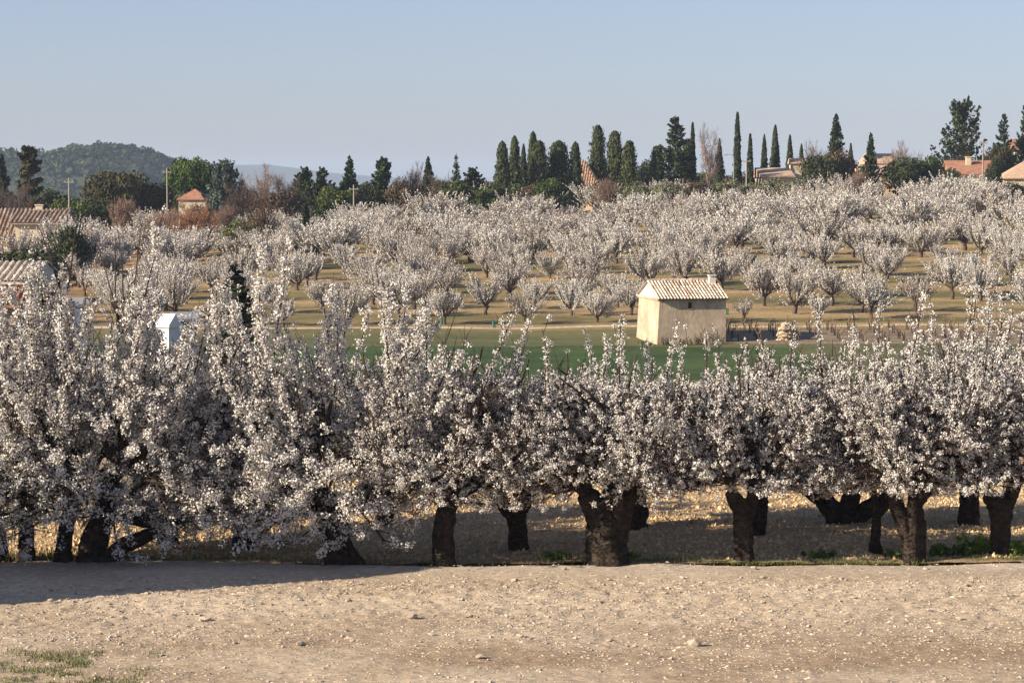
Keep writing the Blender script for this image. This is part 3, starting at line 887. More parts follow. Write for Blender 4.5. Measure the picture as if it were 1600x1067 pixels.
CROWN = ['broad', 'rounded', 'tall broad', 'low rounded', 'wide spreading', 'tall spiky', 'sparse twiggy', 'small young', 'upright']
ORD = ['first', 'second', 'third', 'fourth', 'fifth', 'sixth', 'seventh', 'eighth', 'ninth', 'tenth', 'eleventh', 'twelfth', 'thirteenth',
       'fourteenth', 'fifteenth', 'sixteenth', 'seventeenth', 'eighteenth', 'nineteenth', 'twentieth', 'twenty first', 'twenty second', 'twenty third', 'twenty fourth', 'twenty fifth', 'twenty sixth']
rng = rg(2024)
spots = []
row_y = []
y = 154.6
while y < 270:
    row_y.append(y); y += 5.2 if y < 203 else 6.5
for ri, ry in enumerate(row_y):
    half = ry * 0.2125 + 3.0
    xx = np.arange(-half + rng.uniform(0, 3), half, 4.9 if ri < 9 else 6.1)
    for x in xx:
        px_ = x + rng.normal(0, .8); py_ = ry + 0.06 * x + rng.normal(0, .9)
        if rng.uniform() < (0.17 if ri < 9 else .05):
            continue
        if px_ < -34.5 and 193.5 < py_ < 212:
            continue
        if py_ < 153.9:
            py_ = 153.9 + rng.uniform(0, .6)
        if abs(px_ - 10) < 3.2 and py_ < 154.0:
            continue
        spots.append((ri, px_, py_))

cabx = 10.0
byrow = {}
for s in spots:
    byrow.setdefault(s[0], []).append(s)
for ri, ss in byrow.items():
    ss.sort(key=lambda s: s[1])
    left = [s for s in ss if s[1] < cabx][::-1]; right = [s for s in ss if s[1] >= cabx]
    for side, lst in (('left', left), ('right', right)):
        for k, (_, x, y) in enumerate(lst):
            vi = int(rng.choice(len(HV), p=[.14, .12, .14, .1, .13, .12, .08, .07, .10]))
            sc = float(rng.uniform(.78, 1.22)) * (1.1 if ri > 8 else 1.0) * (.88 if ri == max(byrow) else 1); sz = sc * float(rng.uniform(.92, 1.08))
            form = CROWN[vi]
            nrow = max(byrow) + 1
            if ri < 7:
                lab = '%s cherry tree, %s hillside row from bottom, %s %s of hut' % (form, ORD[ri], ORD[k], side)
            else:
                fl_ = ORD[(len(left) - 1 - k) if side == 'left' else (len(left) + k)]
                q_ = nrow - 1 - ri
                lab = '%s cherry tree, %s, %s from left edge' % (form, 'topmost row under the crest' if q_ == 0 else ORD[q_] + ' row below the crest', fl_)
            grp = 'cherry trees of the hillside orchard'
            e = empty('cherry_tree', (x, y, t1(x, y)), float(rng.uniform(0, 6.28)), lab, 'tree', grp)
            wx = 1.42 if ri > 9 else 1.12 if ri > 7 else .92
            sz *= .88 if ri < 8 else 1
            e.scale = (sc * wx, sc * wx, sz)
            link('trunk', HV[vi][0], e); link('crown', HV[vi][1], e, 'stuff')

for px, d, vi, lab in ((22, 190, 1, 'cherry tree just below the upper farmhouse, at the left edge'), (58, 192, 3, 'cherry tree in front of the cream farmhouse wing, left one'),
                       (88, 192.5, 8, 'cherry tree in front of the cream farmhouse wing, right one'), (122, 191, 0, 'cherry tree right of the cream farmhouse wing')):
    x = xat(px, d)
    e = empty('cherry_tree', (x, d, t1(x, d)), px * .3, lab, 'tree', 'cherry trees of the hillside orchard')
    e.scale = (1.35, 1.35, 1.8)
    link('trunk', HV[vi][0], e); link('crown', HV[vi][1], e, 'stuff')

# ------------------------------------------------------------------ stone hut in the field
def roof_tiles(b, p0, ux, uy, wx, ly, pitch, rad, rng, tl=0.42, k=5):
    """barrel tiles on a slope: columns along uy (down slope), side by side along ux"""
    p0 = np.asarray(p0, float); ux = np.asarray(ux, float); uy = np.asarray(uy, float); up = np.cross(ux, uy)
    if up[2] < 0:
        up = -up
    ncol = max(1, int(wx / pitch)); nt = max(1, int(round(ly / tl)))
    L = ly / nt
    for c in range(ncol + 1):
        cx = (c + 0.0) * wx / ncol
        colt = rng.uniform(.78, 1.18)
        for t in range(nt):
            a = np.linspace(0, math.pi, k)
            off = rng.normal(0, .008)
            ring = []
            for s, rr, lift in ((0, rad * .86, 0.0), (1, rad, 0.022)):
                base = p0 + ux * (cx + off) + uy * (t * L + s * (L + .03)) + up * lift
                ring.append(base[None] + ux[None] * (np.cos(a) * rr)[:, None] + up[None] * (np.sin(a) * rr * 1.1)[:, None])
            V = np.concatenate(ring)
            F = [(i, i + 1, k + i + 1, k + i) for i in range(k - 1)]
            V = np.concatenate([V, ring[1].mean(0)[None]])
            F3 = [(k + i, k + i + 1, 2 * k) for i in range(k - 1)]
            tint = np.array([1, .96, .9]) * colt * rng.uniform(.75, 1.2) * (np.array([.85, .66, .54]) if rng.uniform() < .10 else 1)
            n0 = b.n
            b.add(V, F, tint)
            b.f.setdefault(3, []).append(np.array(F3) + n0)


def wall_with_holes(b, p0, ux, uz, wx, hz_, holes, depth, nout):
    """flat wall panel with rectangular recessed openings (u0,u1,v0,v1)"""
    p0 = np.asarray(p0, float); ux = np.asarray(ux, float); uz = np.asarray(uz, float); n = np.asarray(nout, float)
    us = sorted({0, wx, *[h[0] for h in holes], *[h[1] for h in holes]})
    vs = sorted({0, hz_, *[h[2] for h in holes], *[h[3] for h in holes]})
    for i in range(len(us) - 1):
        for j in range(len(vs) - 1):
            cu = (us[i] + us[i + 1]) / 2; cv = (vs[j] + vs[j + 1]) / 2
            if any(h[0] < cu < h[1] and h[2] < cv < h[3] for h in holes):
                continue
            q = [p0 + ux * a + uz * c for a, c in ((us[i], vs[j]), (us[i + 1], vs[j]), (us[i + 1], vs[j + 1]), (us[i], vs[j + 1]))]
            b.add(q, [(0, 1, 2, 3)])
    for (a0, a1, c0, c1) in holes:
        o = [p0 + ux * a + uz * c for a, c in ((a0, c0), (a1, c0), (a1, c1), (a0, c1))]
        i_ = [q - n * depth for q in o]
        for k in range(4):
            b.add([o[k], o[(k + 1) % 4], i_[(k + 1) % 4], i_[k]], [(0, 1, 2, 3)])


def hut():
    rng = rg(5)
    d0 = 142.6
    zb = t1(9.5, d0) - 0.05
    cx = xat(1030, d0, zb)
    th = R(11)
    Wd, L, Hh, rise = 5.0, 4.08, 2.80, 0.90
    root = empty('stone_hut', (cx, d0, zb), th, 'small ochre plastered stone hut with tiled gable roof at foot of hillside', 'hut')
    # local: x along the long front, y into the depth, near corner at origin
    w = MB()
    wall_with_holes(w, (0, 0, -0.6), (1, 0, 0), (0, 0, 1), L, Hh + .6, [(1.76, 2.0, 2.76, 3.13)], .3, (0, -1, 0))
    w.add([(0, Wd, -.6), (L, Wd, -.6), (L, Wd, Hh), (0, Wd, Hh)], [(0, 1, 2, 3)])
    w.add([(L, 0, -.6), (L, Wd, -.6), (L, Wd, Hh), (L, Wd / 2, Hh + rise - .03), (L, 0, Hh)], [(0, 1, 2, 3, 4)])
    # gable end toward the sun: battered foot
    w.add([(-0.16, 0, -.6), (-0.16, Wd + .12, -.6), (0, Wd, 2.4), (0, 0, 2.4)], [(0, 3, 2, 1)])
    w.add([(0, 0, 2.4), (0, Wd, 2.4), (0, Wd, Hh), (0, Wd / 2, Hh + rise - .03), (0, 0, Hh)], [(0, 4, 3, 2, 1)])
    w.add([(-0.16, 0, -.6), (0, 0, -.6), (0, 0, 2.4)], [(0, 1, 2)])
    w.build('wall', M['plaster'], root)
    gb = MB()
    gb.add([(-.035, .02, Hh + .0), (-.035, Wd - .02, Hh), (-.035, Wd / 2, Hh + rise - .06), (0.0, .02, Hh), (0, Wd - .02, Hh), (0, Wd / 2, Hh + rise - .06)],
           [(0, 2, 1), (3, 4, 5)]); gb.f.setdefault(4, []).append(np.array([(0, 1, 4, 3), (1, 2, 5, 4), (2, 0, 3, 5)]) + gb.n - 6)
    gb.build('gable', M['whiteplaster'], root)
    co = MB(); co.box((-.13, -.10, Hh - .09), (-.002, Wd + .14, Hh - .005)); co.box((-.09, -.06, Hh - .16), (-.003, Wd + .09, Hh - .092))
    co.build('cornice', M['plaster'], root)
    rf = MB()
    ov = .22
    sl = math.hypot(Wd / 2, rise); cs = Wd / 2 / sl; sn = rise / sl
    for sgn in (-1, 1):
        y_r = Wd / 2
        uy = np.array((0, sgn * cs, -sn)); nup = np.array((0, sgn * sn, cs))
        a = np.array((-.1, y_r, Hh + rise)); e = a + uy * (sl + ov)
        bx = np.array((L + .2, 0, 0)) - np.array((0, 0, 0))
        q = [a, a + bx, e + bx, e]; q2 = [p - nup * .06 for p in q]
        rf.add(q + q2, [(0, 1, 2, 3), (7, 6, 5, 4), (0, 4, 5, 1), (1, 5, 6, 2), (2, 6, 7, 3), (3, 7, 4, 0)], np.array((.42, .33, .26)))  # slab tinted dark to paint shade into the troughs between tiles
    ro = rf.build('roof', M['tile'], root)
    for sgn in (-1, 1):
        uy = np.array((0, sgn * cs, -sn)); nup = np.array((0, sgn * sn, cs))
        b = MB()
        roof_tiles(b, np.array((-.06, Wd / 2, Hh + rise)) + nup * .012, (1, 0, 0), uy, L + .12, sl + ov + .04, .20, .070, rng, .40)
        b.build('roof_tiles', M['tile'], ro, kind='stuff')
    rt = MB()
    roof_tiles(rt, (-.1, Wd / 2, Hh + rise + .015), (0, 1, 0), (1, 0, 0), .001, L + .2, .0011, .10, rng, .4)
    rt.build('ridge_tiles', M['tile'], ro)
    ch = MB()
    cx_, cy_ = L - .30, Wd / 2 - .45
    zt = Hh + rise
    ch.box((cx_ - .19, cy_ - .17, zt - .55), (cx_ + .19, cy_ + .17, zt + .24))
    co_ = ch.build('chimney', M['whiteplaster'], root)
    cp = MB()
    for ax in (-1, 1):
        for ay in (-1, 1):
            cp.box((cx_ + ax * .13 - .05, cy_ + ay * .11 - .05, zt + .221), (cx_ + ax * .13 + .05, cy_ + ay * .11 + .05, zt + .31))
    cp.box((cx_ - .24, cy_ - .22, zt + .311), (cx_ + .24, cy_ + .22, zt + .36))
    cp.build('cap', M['whiteplaster'], co_)
    wn_ = MB(); wn_.box((1.76, .25, 2.16), (2.0, .27, 2.53)); wo = wn_.build('window', M['dark'], root)  # dark pane painted in place of the unlit interior
    sb = MB(); sb.box((2.002, -.012, 2.16), (2.09, .05, 2.55)); sb.box((1.76, -.02, 2.09), (2.09, .05, 2.158)); sb.build('brick_surround', M['brick'], wo)
    return root


hut()


# ------------------------------------------------------------------ houses
def house(name, loc, rz, L, Wd, Hh, rise, wallm, roofm, label, tiles=None, hip=False, windows=(), chimney=None, ov=.35, ext=None):
    rng = rg(int(abs(loc[0] * 13 + loc[1] * 7)) + 3)
    root = empty(name, loc, rz, label, 'house')
    w = MB(); base = -1.5
    # front y=0, depth to Wd
    fh = [h for h in windows if h[0] == 'front']
    wall_with_holes(w, (0, 0, base), (1, 0, 0), (0, 0, 1), L, Hh - base, [(h[1], h[2], h[3] - base, h[4] - base) for h in fh], .15, (0, -1, 0))
    w.add([(0, Wd, base), (L, Wd, base), (L, Wd, Hh), (0, Wd, Hh)], [(0, 1, 2, 3)])
    for x in (0, L):
        if hip:
            w.add([(x, 0, base), (x, Wd, base), (x, Wd, Hh), (x, 0, Hh)], [(0, 1, 2, 3)])
        else:
            w.add([(x, 0, base), (x, Wd, base), (x, Wd, Hh), (x, Wd / 2, Hh + rise - .05), (x, 0, Hh)], [(0, 1, 2, 3, 4)])
    w.build('wall', wallm, root)
    for h in fh:
        f = MB(); f.box((h[1], .12, h[3]), (h[2], .14, h[4])); fo = f.build('window', M['glass'], root)
        s = MB(); s.box((h[1] - .35, -.04, h[3]), (h[1] - .02, -.005, h[4])); s.box((h[2] + .02, -.04, h[3]), (h[2] + .35, -.005, h[4])); s.build('shutters', M['shutter'], fo)
    r_ = MB(); zr = Hh + rise
    sl = math.hypot(Wd / 2, rise); dz = rise / (Wd / 2) * ov; hx = min(Wd / 2, L / 2 - .02) if hip else -ov
    ez = Hh - dz
    A = [(-ov, -ov, ez), (L + ov, -ov, ez), (L + ov, Wd + ov, ez), (-ov, Wd + ov, ez)]
    r0 = (hx if hip else -ov, Wd / 2, zr); r1 = (L - hx if hip else L + ov, Wd / 2, zr)
    V = np.array(A + [r0, r1]); n6 = 6
    V2 = V + np.array([0, 0, -.10])
    r_.add(np.concatenate([V, V2]), [(0, 1, 5, 4), (2, 3, 4, 5), (6, 10, 11, 7), (8, 11, 10, 9), (0, 6, 7, 1), (2, 8, 9, 3), (1, 7, 8, 2), (3, 9, 6, 0)])
    if hip:
        r_.f.setdefault(3, []).append(np.array([(1, 2, 5), (3, 0, 4)]))
    else:
        r_.f.setdefault(3, []).append(np.array([(1, 2, 5), (3, 0, 4)]))
    ro = r_.build('roof', roofm, root)
    if tiles:
        b = MB(); pitch, rad = tiles
        for sgn in (-1, 1):
            cs = Wd / 2 / sl; sn = rise / sl
            uy = np.array((0, sgn * cs, -sn)); nup = np.array((0, sgn * sn, cs))
            if not hip:
                roof_tiles(b, np.array((-ov, Wd / 2, zr)) + nup * .01, (1, 0, 0), uy, L + 2 * ov, (sl + ov), pitch, rad, rng, .5, 4)
        if hip:
            ap0, ap1 = np.array(r0), np.array(r1); E = [np.array(q) for q in A]
            for ea, eb, ta, tb2 in ((E[0], E[1], ap0, ap1), (E[1], E[2], ap1, ap1), (E[3], E[0], ap0, ap0), (E[2], E[3], ap1, ap0)):
                n_ = max(3, int(np.linalg.norm(eb - ea) / pitch)); ux = nrm(eb - ea); mid = (ta + tb2) / 2
                down = nrm((ea + eb) / 2 - mid); full = float(np.dot((ea + eb) / 2 - mid, down)); wdt = float(np.linalg.norm(eb - ea))
                for i in range(n_):
                    f = (i + .5) / n_; lcol = full * min(1.0, (f if f < .5 else 1 - f) * wdt / max(.05, (wdt - np.linalg.norm(tb2 - ta)) / 2)) + .03
                    e0 = ea + ux * wdt * f
                    roof_tiles(b, e0 - down * lcol + np.cross(ux, down) * (.01 if np.cross(ux, down)[2] > 0 else -.01), ux, down, .0005, lcol, .001, rad, rng, .5, 4)
        b.build('roof_tiles', roofm, ro, kind='stuff')
    if chimney:
        c = MB(); cx, cy, hh = chimney
        c.box((cx - .3, cy - .25, Hh), (cx + .3, cy + .25, zr + hh)); c.box((cx - .36, cy - .31, zr + hh + .002), (cx + .36, cy + .31, zr + hh + .1))
        c.build('chimney', wallm, root)
    return root


def hp(px, d, dz=0):
    z = t1(xat(px, d), d)
    return (xat(px, d, z), d, z + dz)


def flat_house(px0, px1, d, yeave, yridge, name='house', depth=7.0, rz=0.0, **kw):
    """a house whose front runs from px0 to px1 at distance d, eave and ridge heights read as metres from the ground there"""
    x0 = xat(px0, d, 5); x1 = xat(px1, d, 5)
    zg = t1((x0 + x1) / 2, d)
    he = zat(yeave, d) - zg; hr = zat(yridge, d + depth / 2) - zat(yeave, d)
    return house(name, (x0, d, zg), rz, (x1 - x0) / max(.2, math.cos(rz)), depth, he, max(.5, hr), **kw)


# left edge: tiled farmhouses among the trees
house('house', (xat(-75, 200), 199, t1(-46, 200)), R(0), 8.6, 9.0, zat(372, 199) - t1(-46, 200), zat(327, 203.5) - zat(372, 199), M['cream'], M['oldtile'],
      'long tiled farmhouse roof with cream walls at the left edge, upper one', tiles=(.34, .13), windows=[('front', 5.0, 5.8, .6, 1.6)], chimney=(6.6, 4.5, .3))
house('house_wing', (xat(26, 197), 196.5, t1(-40, 197)), R(0), 3.6, 6.0, zat(347, 196.5) - t1(-40, 197), zat(330, 199.5) - zat(347, 196.5), M['cream'], M['oldtile'],
      'cream side wing with tiled roof right of the upper farmhouse', tiles=(.34, .13), windows=[('front', 1.2, 2.0, .8, 1.7)])
house('house', (xat(-90, 95), 94, t1(-20, 95)), R(0), 3.5, 5.0, zat(434, 94) - t1(-20, 94), zat(408, 96.5) - zat(434, 94), M['ochre'], M['tile'],
      'near ochre house with pale canal tile roof at the left edge, lower one', tiles=(.26, .10))
house('lean_to', (xat(-90, 92), 91, t1(-20, 92)), R(0), 2.9, 2.6, zat(468, 91) - t1(-20, 91), zat(446, 92.3) - zat(468, 91), M['plaster'], M['redtile'],
      'low lean to with red tiles and beige wall before the near ochre house', tiles=(.22, .085), windows=[('front', 2.25, 2.6, 1.0, 1.6)])
house('shed', (xat(241, 88), 87, t1(-13, 87)), R(-30), .85, .6, zat(503, 87) - t1(-13, 87), .3, M['white'], M['white'],
      'small bright white shed half hidden behind the left blossom', ov=.08)
house('shed', (xat(280, 92), 91, t1(-12, 91)), R(14), .8, 1.2, zat(497, 91) - t1(-12, 91), .2, M['shutter'], M['metal'],
      'small blue grey shed right of the white shed', ov=.1)
house('shed', (xat(122, 89), 88, t1(-15.7, 88)), R(6), .36, .8, zat(474, 88) - t1(-15.7, 88), .2, M['shutter'], M['metal'],
      'narrow blue grey metal shed behind left blossom, right of lean to', ov=.05)
flat_house(279, 322, 258, 310, 295, depth=4.6, wallm=M['cream'], roofm=M['redtile'], label='small cream house with dark red roof beside the blue cedar', hip=True, ov=.2)
# pavilion roof among the cypresses
flat_house(880, 930, 292, 282, 250, name='pavilion', depth=3.7, rz=R(-14), tiles=(.30, .10), wallm=M['ochre'], roofm=M['paletile'], label='square pavilion with steep pyramid tiled roof among the cypresses', hip=True, ov=.3)
# right crest
flat_house(1192, 1240, 282, 275, 262, depth=5, rz=R(10), wallm=M['cream'], roofm=M['paletile'], label='low cream house with long pale tiled roof right of slim cypresses', windows=[('front', .6, 1.0, .3, 1.2)], ov=.25)
flat_house(1237, 1262, 286, 254, 248, name='tower_house', depth=3, wallm=M['cream'], roofm=M['paletile'], label='pale square turret attached above the low cream house', windows=[('front', .4, .7, 1.6, 2.3)], ov=.2, hip=False)
flat_house(1365, 1402, 300, 254, 240, depth=6, rz=R(8), wallm=M['ochre'], roofm=M['paletile'], label='tall ochre house with gabled tiled roof behind the small spruce', windows=[('front', 1.0, 1.5, .8, 1.7)], ov=.3)
flat_house(1345, 1440, 290, 270, 258, depth=6, wallm=M['ochre'], roofm=M['paletile'], label='low ochre house hidden behind bushes below the gabled house', ov=.3)
flat_house(1488, 1552, 286, 270, 251, depth=7, rz=R(0), wallm=M['cream'], roofm=M['redtile'], label='cream house with red tiled roof and broad chimney below the big pine', hip=False, chimney=(2.3, 2.4, .35), windows=[('front', 1.2, 1.7, .5, 1.4), ('front', 3.2, 3.7, .5, 1.4)])
flat_house(1568, 1640, 280, 276, 252, depth=8, rz=R(-6), wallm=M['ochre'], roofm=M['paletile'], label='ochre house with broad pale tiled roof at the right edge', windows=[('front', 1.4, 2.0, .4, 1.4)], hip=True)
flat_house(1586, 1640, 318, 232, 218, depth=7, wallm=M['cream'], roofm=M['redtile'], label='upper cream house with red roof edge behind trees at far right', windows=[('front', 1.0, 1.6, 2.5, 3.6)])

# ------------------------------------------------------------------ background trees: meshes of unit height
def m_cypress(seed, width, top=0.5, n=2600, base=(0.040, 0.050, 0.020), rag=0.06, blunt=1.0):
    rng = rg(seed); b = MB()
    def prof(t):
        return width / 2 * np.clip((1 - t) ** (0.62 if blunt < 1 else top) * np.minimum(1, (t / 0.10 + .55)), 0.02, 1)
    k = 8; tt = np.linspace(0.04, .97, 9); a = np.arange(k) / k * 6.283
    V = np.stack([np.stack([prof(t) * .72 * np.cos(a), prof(t) * .72 * np.sin(a), np.full(k, t)], 1) for t in tt])
    idx = np.arange(9 * k).reshape(9, k); nx_ = np.roll(idx, -1, 1)
    b.add(V.reshape(-1, 3), np.stack([idx[:-1], nx_[:-1], nx_[1:], idx[1:]], -1).reshape(-1, 4), np.asarray(base) * .6)
    t = rng.uniform(0.03, 1.0, n) ** 1.1; az = rng.uniform(0, 6.283, n)
    lump = 1 + rag * 2.2 * (vnoise(az * 1.9, t * 14, seed) - .5) + rag * rng.normal(0, 1, n)
    r = prof(t) * lump * rng.uniform(.72, 1.05, n)
    p = np.stack([r * np.cos(az), r * np.sin(az), t], 1)
    nr = np.stack([np.cos(az), np.sin(az), np.full(n, .25)], 1) + rng.normal(0, .5, (n, 3))
    tv = np.exp(rng.normal(0, .22, n) + .7 * (vnoise(az * 2.2, t * 16, seed + 1) - .5))[:, None]
    c = np.asarray(base) * tv * np.exp(rng.normal(0, .07, (n, 3)))
    b.add(*cards(p, nr, rng.uniform(.008, .016, n), rng, c, 1.7, np.array([[0, 0, 1.0]])))
    w = MB(); w.add(*tubes(np.array([[(0, 0, -.02), (0, 0, .1), (0, 0, .3)]]), np.array([.02]), np.array([.012]), 6), np.array((.09, .07, .05)))
    return w.mesh('trunk', M['wood'], True), b.mesh('crown', M['leaf'])


def m_conifer(seed, width, nbr=90, base=(0.040, 0.058, 0.028), droop=0.1, power=0.8, start=.08, rag=.25, dens=1.0, leafs=.017, upsweep=.12):
    rng = rg(seed); b = MB()
    t = np.sort(rng.uniform(start, .97, nbr)); az = np.arange(nbr) * 2.4 + rng.normal(0, .4, nbr)
    L = width / 2 * (1 - t) ** power * np.minimum(1, (t - start) / .12 + .6) * rng.uniform(1 - rag, 1 + rag * .6, nbr) + .012
    d = np.stack([np.cos(az), np.sin(az), np.full(nbr, -droop) + .3 * t], 1)
    P = grow(rng, np.stack([0 * t, 0 * t, t], 1), d, L, 6, upsweep, .05)
    w = MB()
    w.add(*tubes(np.array([[(0, 0, -.02), (.004, 0, .3), (0, 0, .7), (0, 0, 1.0)]]), np.array([.02]), np.array([.003]), 6), np.array((.085, .06, .045)))
    w.add(*tubes(P, np.full(nbr, .005), np.full(nbr, .0015), 3), np.array((.085, .06, .045)))
    n = np.maximum((L / .009 * dens).astype(int), 3); rep = np.repeat(np.arange(nbr), n); tt = rng.uniform(.12, 1.05, len(rep))
    f = tt * 5; i = np.clip(f.astype(int), 0, 4); ww = (f - i)[:, None]
    p = P[rep, i] * (1 - ww) + P[rep, i + 1] * ww
    side = rng.normal(0, 1, (len(p), 3)) * np.array([1, 1, .35]) * (L[rep] * .20 * (1.15 - tt))[:, None]
    p = p + side
    tv = np.exp(rng.normal(0, .25, len(p)) + rng.normal(0, .18, nbr)[rep])[:, None]
    c = np.asarray(base) * tv * np.exp(rng.normal(0, .07, (len(p), 3)))
    nr = rng.normal(0, .6, (len(p), 3)) + np.array([0, 0, 1.0])
    b.add(*cards(p, nr, rng.uniform(.6, 1.3, len(p)) * leafs, rng, c))
    return w.mesh('trunk', M['wood'], True), b.mesh('crown', M['leaf'])


def m_clump(seed, width, base, nc=22, lo=.25, hi=1.0, flat=.6, n=3600, leafs=.018, cr=.2, trunkcol=(.07, .055, .04), var=.25, shape=1.0, limbs=8):
    rng = rg(seed); b = MB(); w = MB()
    q = rand_dirs(rng, nc); q[:, 2] = np.abs(q[:, 2]) * np.where(rng.uniform(0, 1, nc) < .75, 1, -1)
    rr = rng.uniform(.35, .95, nc)[:, None] ** .6
    mid = (lo + hi) / 2
    cen = q * rr * np.array([(width - cr) / 2, (width - cr) / 2, (hi - lo - cr * flat) / 2 * shape]) + np.array([0, 0, mid])
    crs = cr * rng.uniform(.6, 1.25, nc)
    rep = rng.choice(nc, n, p=crs ** 2 / (crs ** 2).sum())
    o = rand_dirs(rng, n)
    p = cen[rep] + o * (crs[rep] * .5 * rng.uniform(.55, 1.08, n) ** .5)[:, None] * np.array([1.1, 1.1, flat])
    p[:, 2] = np.clip(p[:, 2], .01, 1.02)
    tv = np.exp(rng.normal(0, var, n) + rng.normal(0, var * .8, nc)[rep])[:, None]
    c = np.asarray(base) * tv * np.exp(rng.normal(0, .08, (n, 3)))
    b.add(*cards(p, o + rng.normal(0, .5, o.shape), rng.uniform(.6, 1.35, n) * leafs, rng, c))
    tp = np.array([0, 0, lo + .05])
    w.add(*tubes(np.array([[(0, 0, -.03), (.01, 0, lo * .5), tp]]), np.array([.03]), np.array([.018]), 6), np.asarray(trunkcol))
    k = min(limbs, nc)
    P = np.stack([np.stack([tp * (1 - s) + cen[i] * s + np.array([0, 0, .03 * math.sin(s * 3.14)]) for s in np.linspace(0, 1, 4)]) for i in range(k)])
    w.add(*tubes(P, np.full(k, .014), np.full(k, .005), 4), np.asarray(trunkcol))
    return w.mesh('trunk', M['wood'], True), b.mesh('crown', M['leaf'])


def m_bare(seed, width, col=(.13, .09, .07), nl=9, lev=(6, 6, 5), thick=1.0, leaves=0, lcol=(.3, .16, .06), up=.25):
    rng = rg(seed); w = MB(); tw = MB()
    w.add(*tubes(np.array([[(0, 0, -.03), (.01, 0, .12), (0, .01, .26)]]), np.array([.026]), np.array([.018]), 6), np.asarray(col) * .8)
    az = np.arange(nl) / nl * 6.283 + rng.uniform(-.4, .4, nl); el = rng.uniform(R(25), R(85), nl)
    d = np.stack([np.cos(az) * np.cos(el) * width, np.sin(az) * np.cos(el) * width, np.sin(el)], 1)
    P = grow(rng, np.stack([0 * az, 0 * az, rng.uniform(.12, .26, nl)], 1), d, rng.uniform(.38, .58, nl), 6, .08, .13)
    r = np.full(nl, .012 * thick); w.add(*tubes(P, r, r * .45, 5), np.asarray(col))
    ln_ = .30
    for li, m in enumerate(lev):
        s, dd = along(P, rng.uniform(.25, 1, (len(P), m))); s = s.reshape(-1, 3); dd = dd.reshape(-1, 3)
        q = nrm(.6 * dd + rng.normal(0, .5, dd.shape) * np.array([1, 1, .8]) + [0, 0, up])
        L = rng.uniform(.5, 1.0, len(s)) * ln_
        L = np.minimum(L, np.maximum(1.02 - s[:, 2], .04))
        P = grow(rng, s, q, L, 4, .05, .12)
        rr = [.0048, .0028, .0019][li] * thick
        tw.add(*tubes(P, np.full(len(s), rr), np.full(len(s), rr * .5), 3), np.asarray(col) * rng.uniform(.8, 1.25))
        ln_ *= .55
    if leaves:
        s, dd = along(P, rng.uniform(.1, 1, (len(P), leaves))); s = s.reshape(-1, 3)
        c = np.asarray(lcol) * np.exp(rng.normal(0, .3, len(s)))[:, None]
        tw.add(*cards(s + rng.normal(0, .008, s.shape), rand_dirs(rng, len(s)), .008, rng, c))
    return w.mesh('trunk', M['wood'], True), tw.mesh('crown', M['wood'])


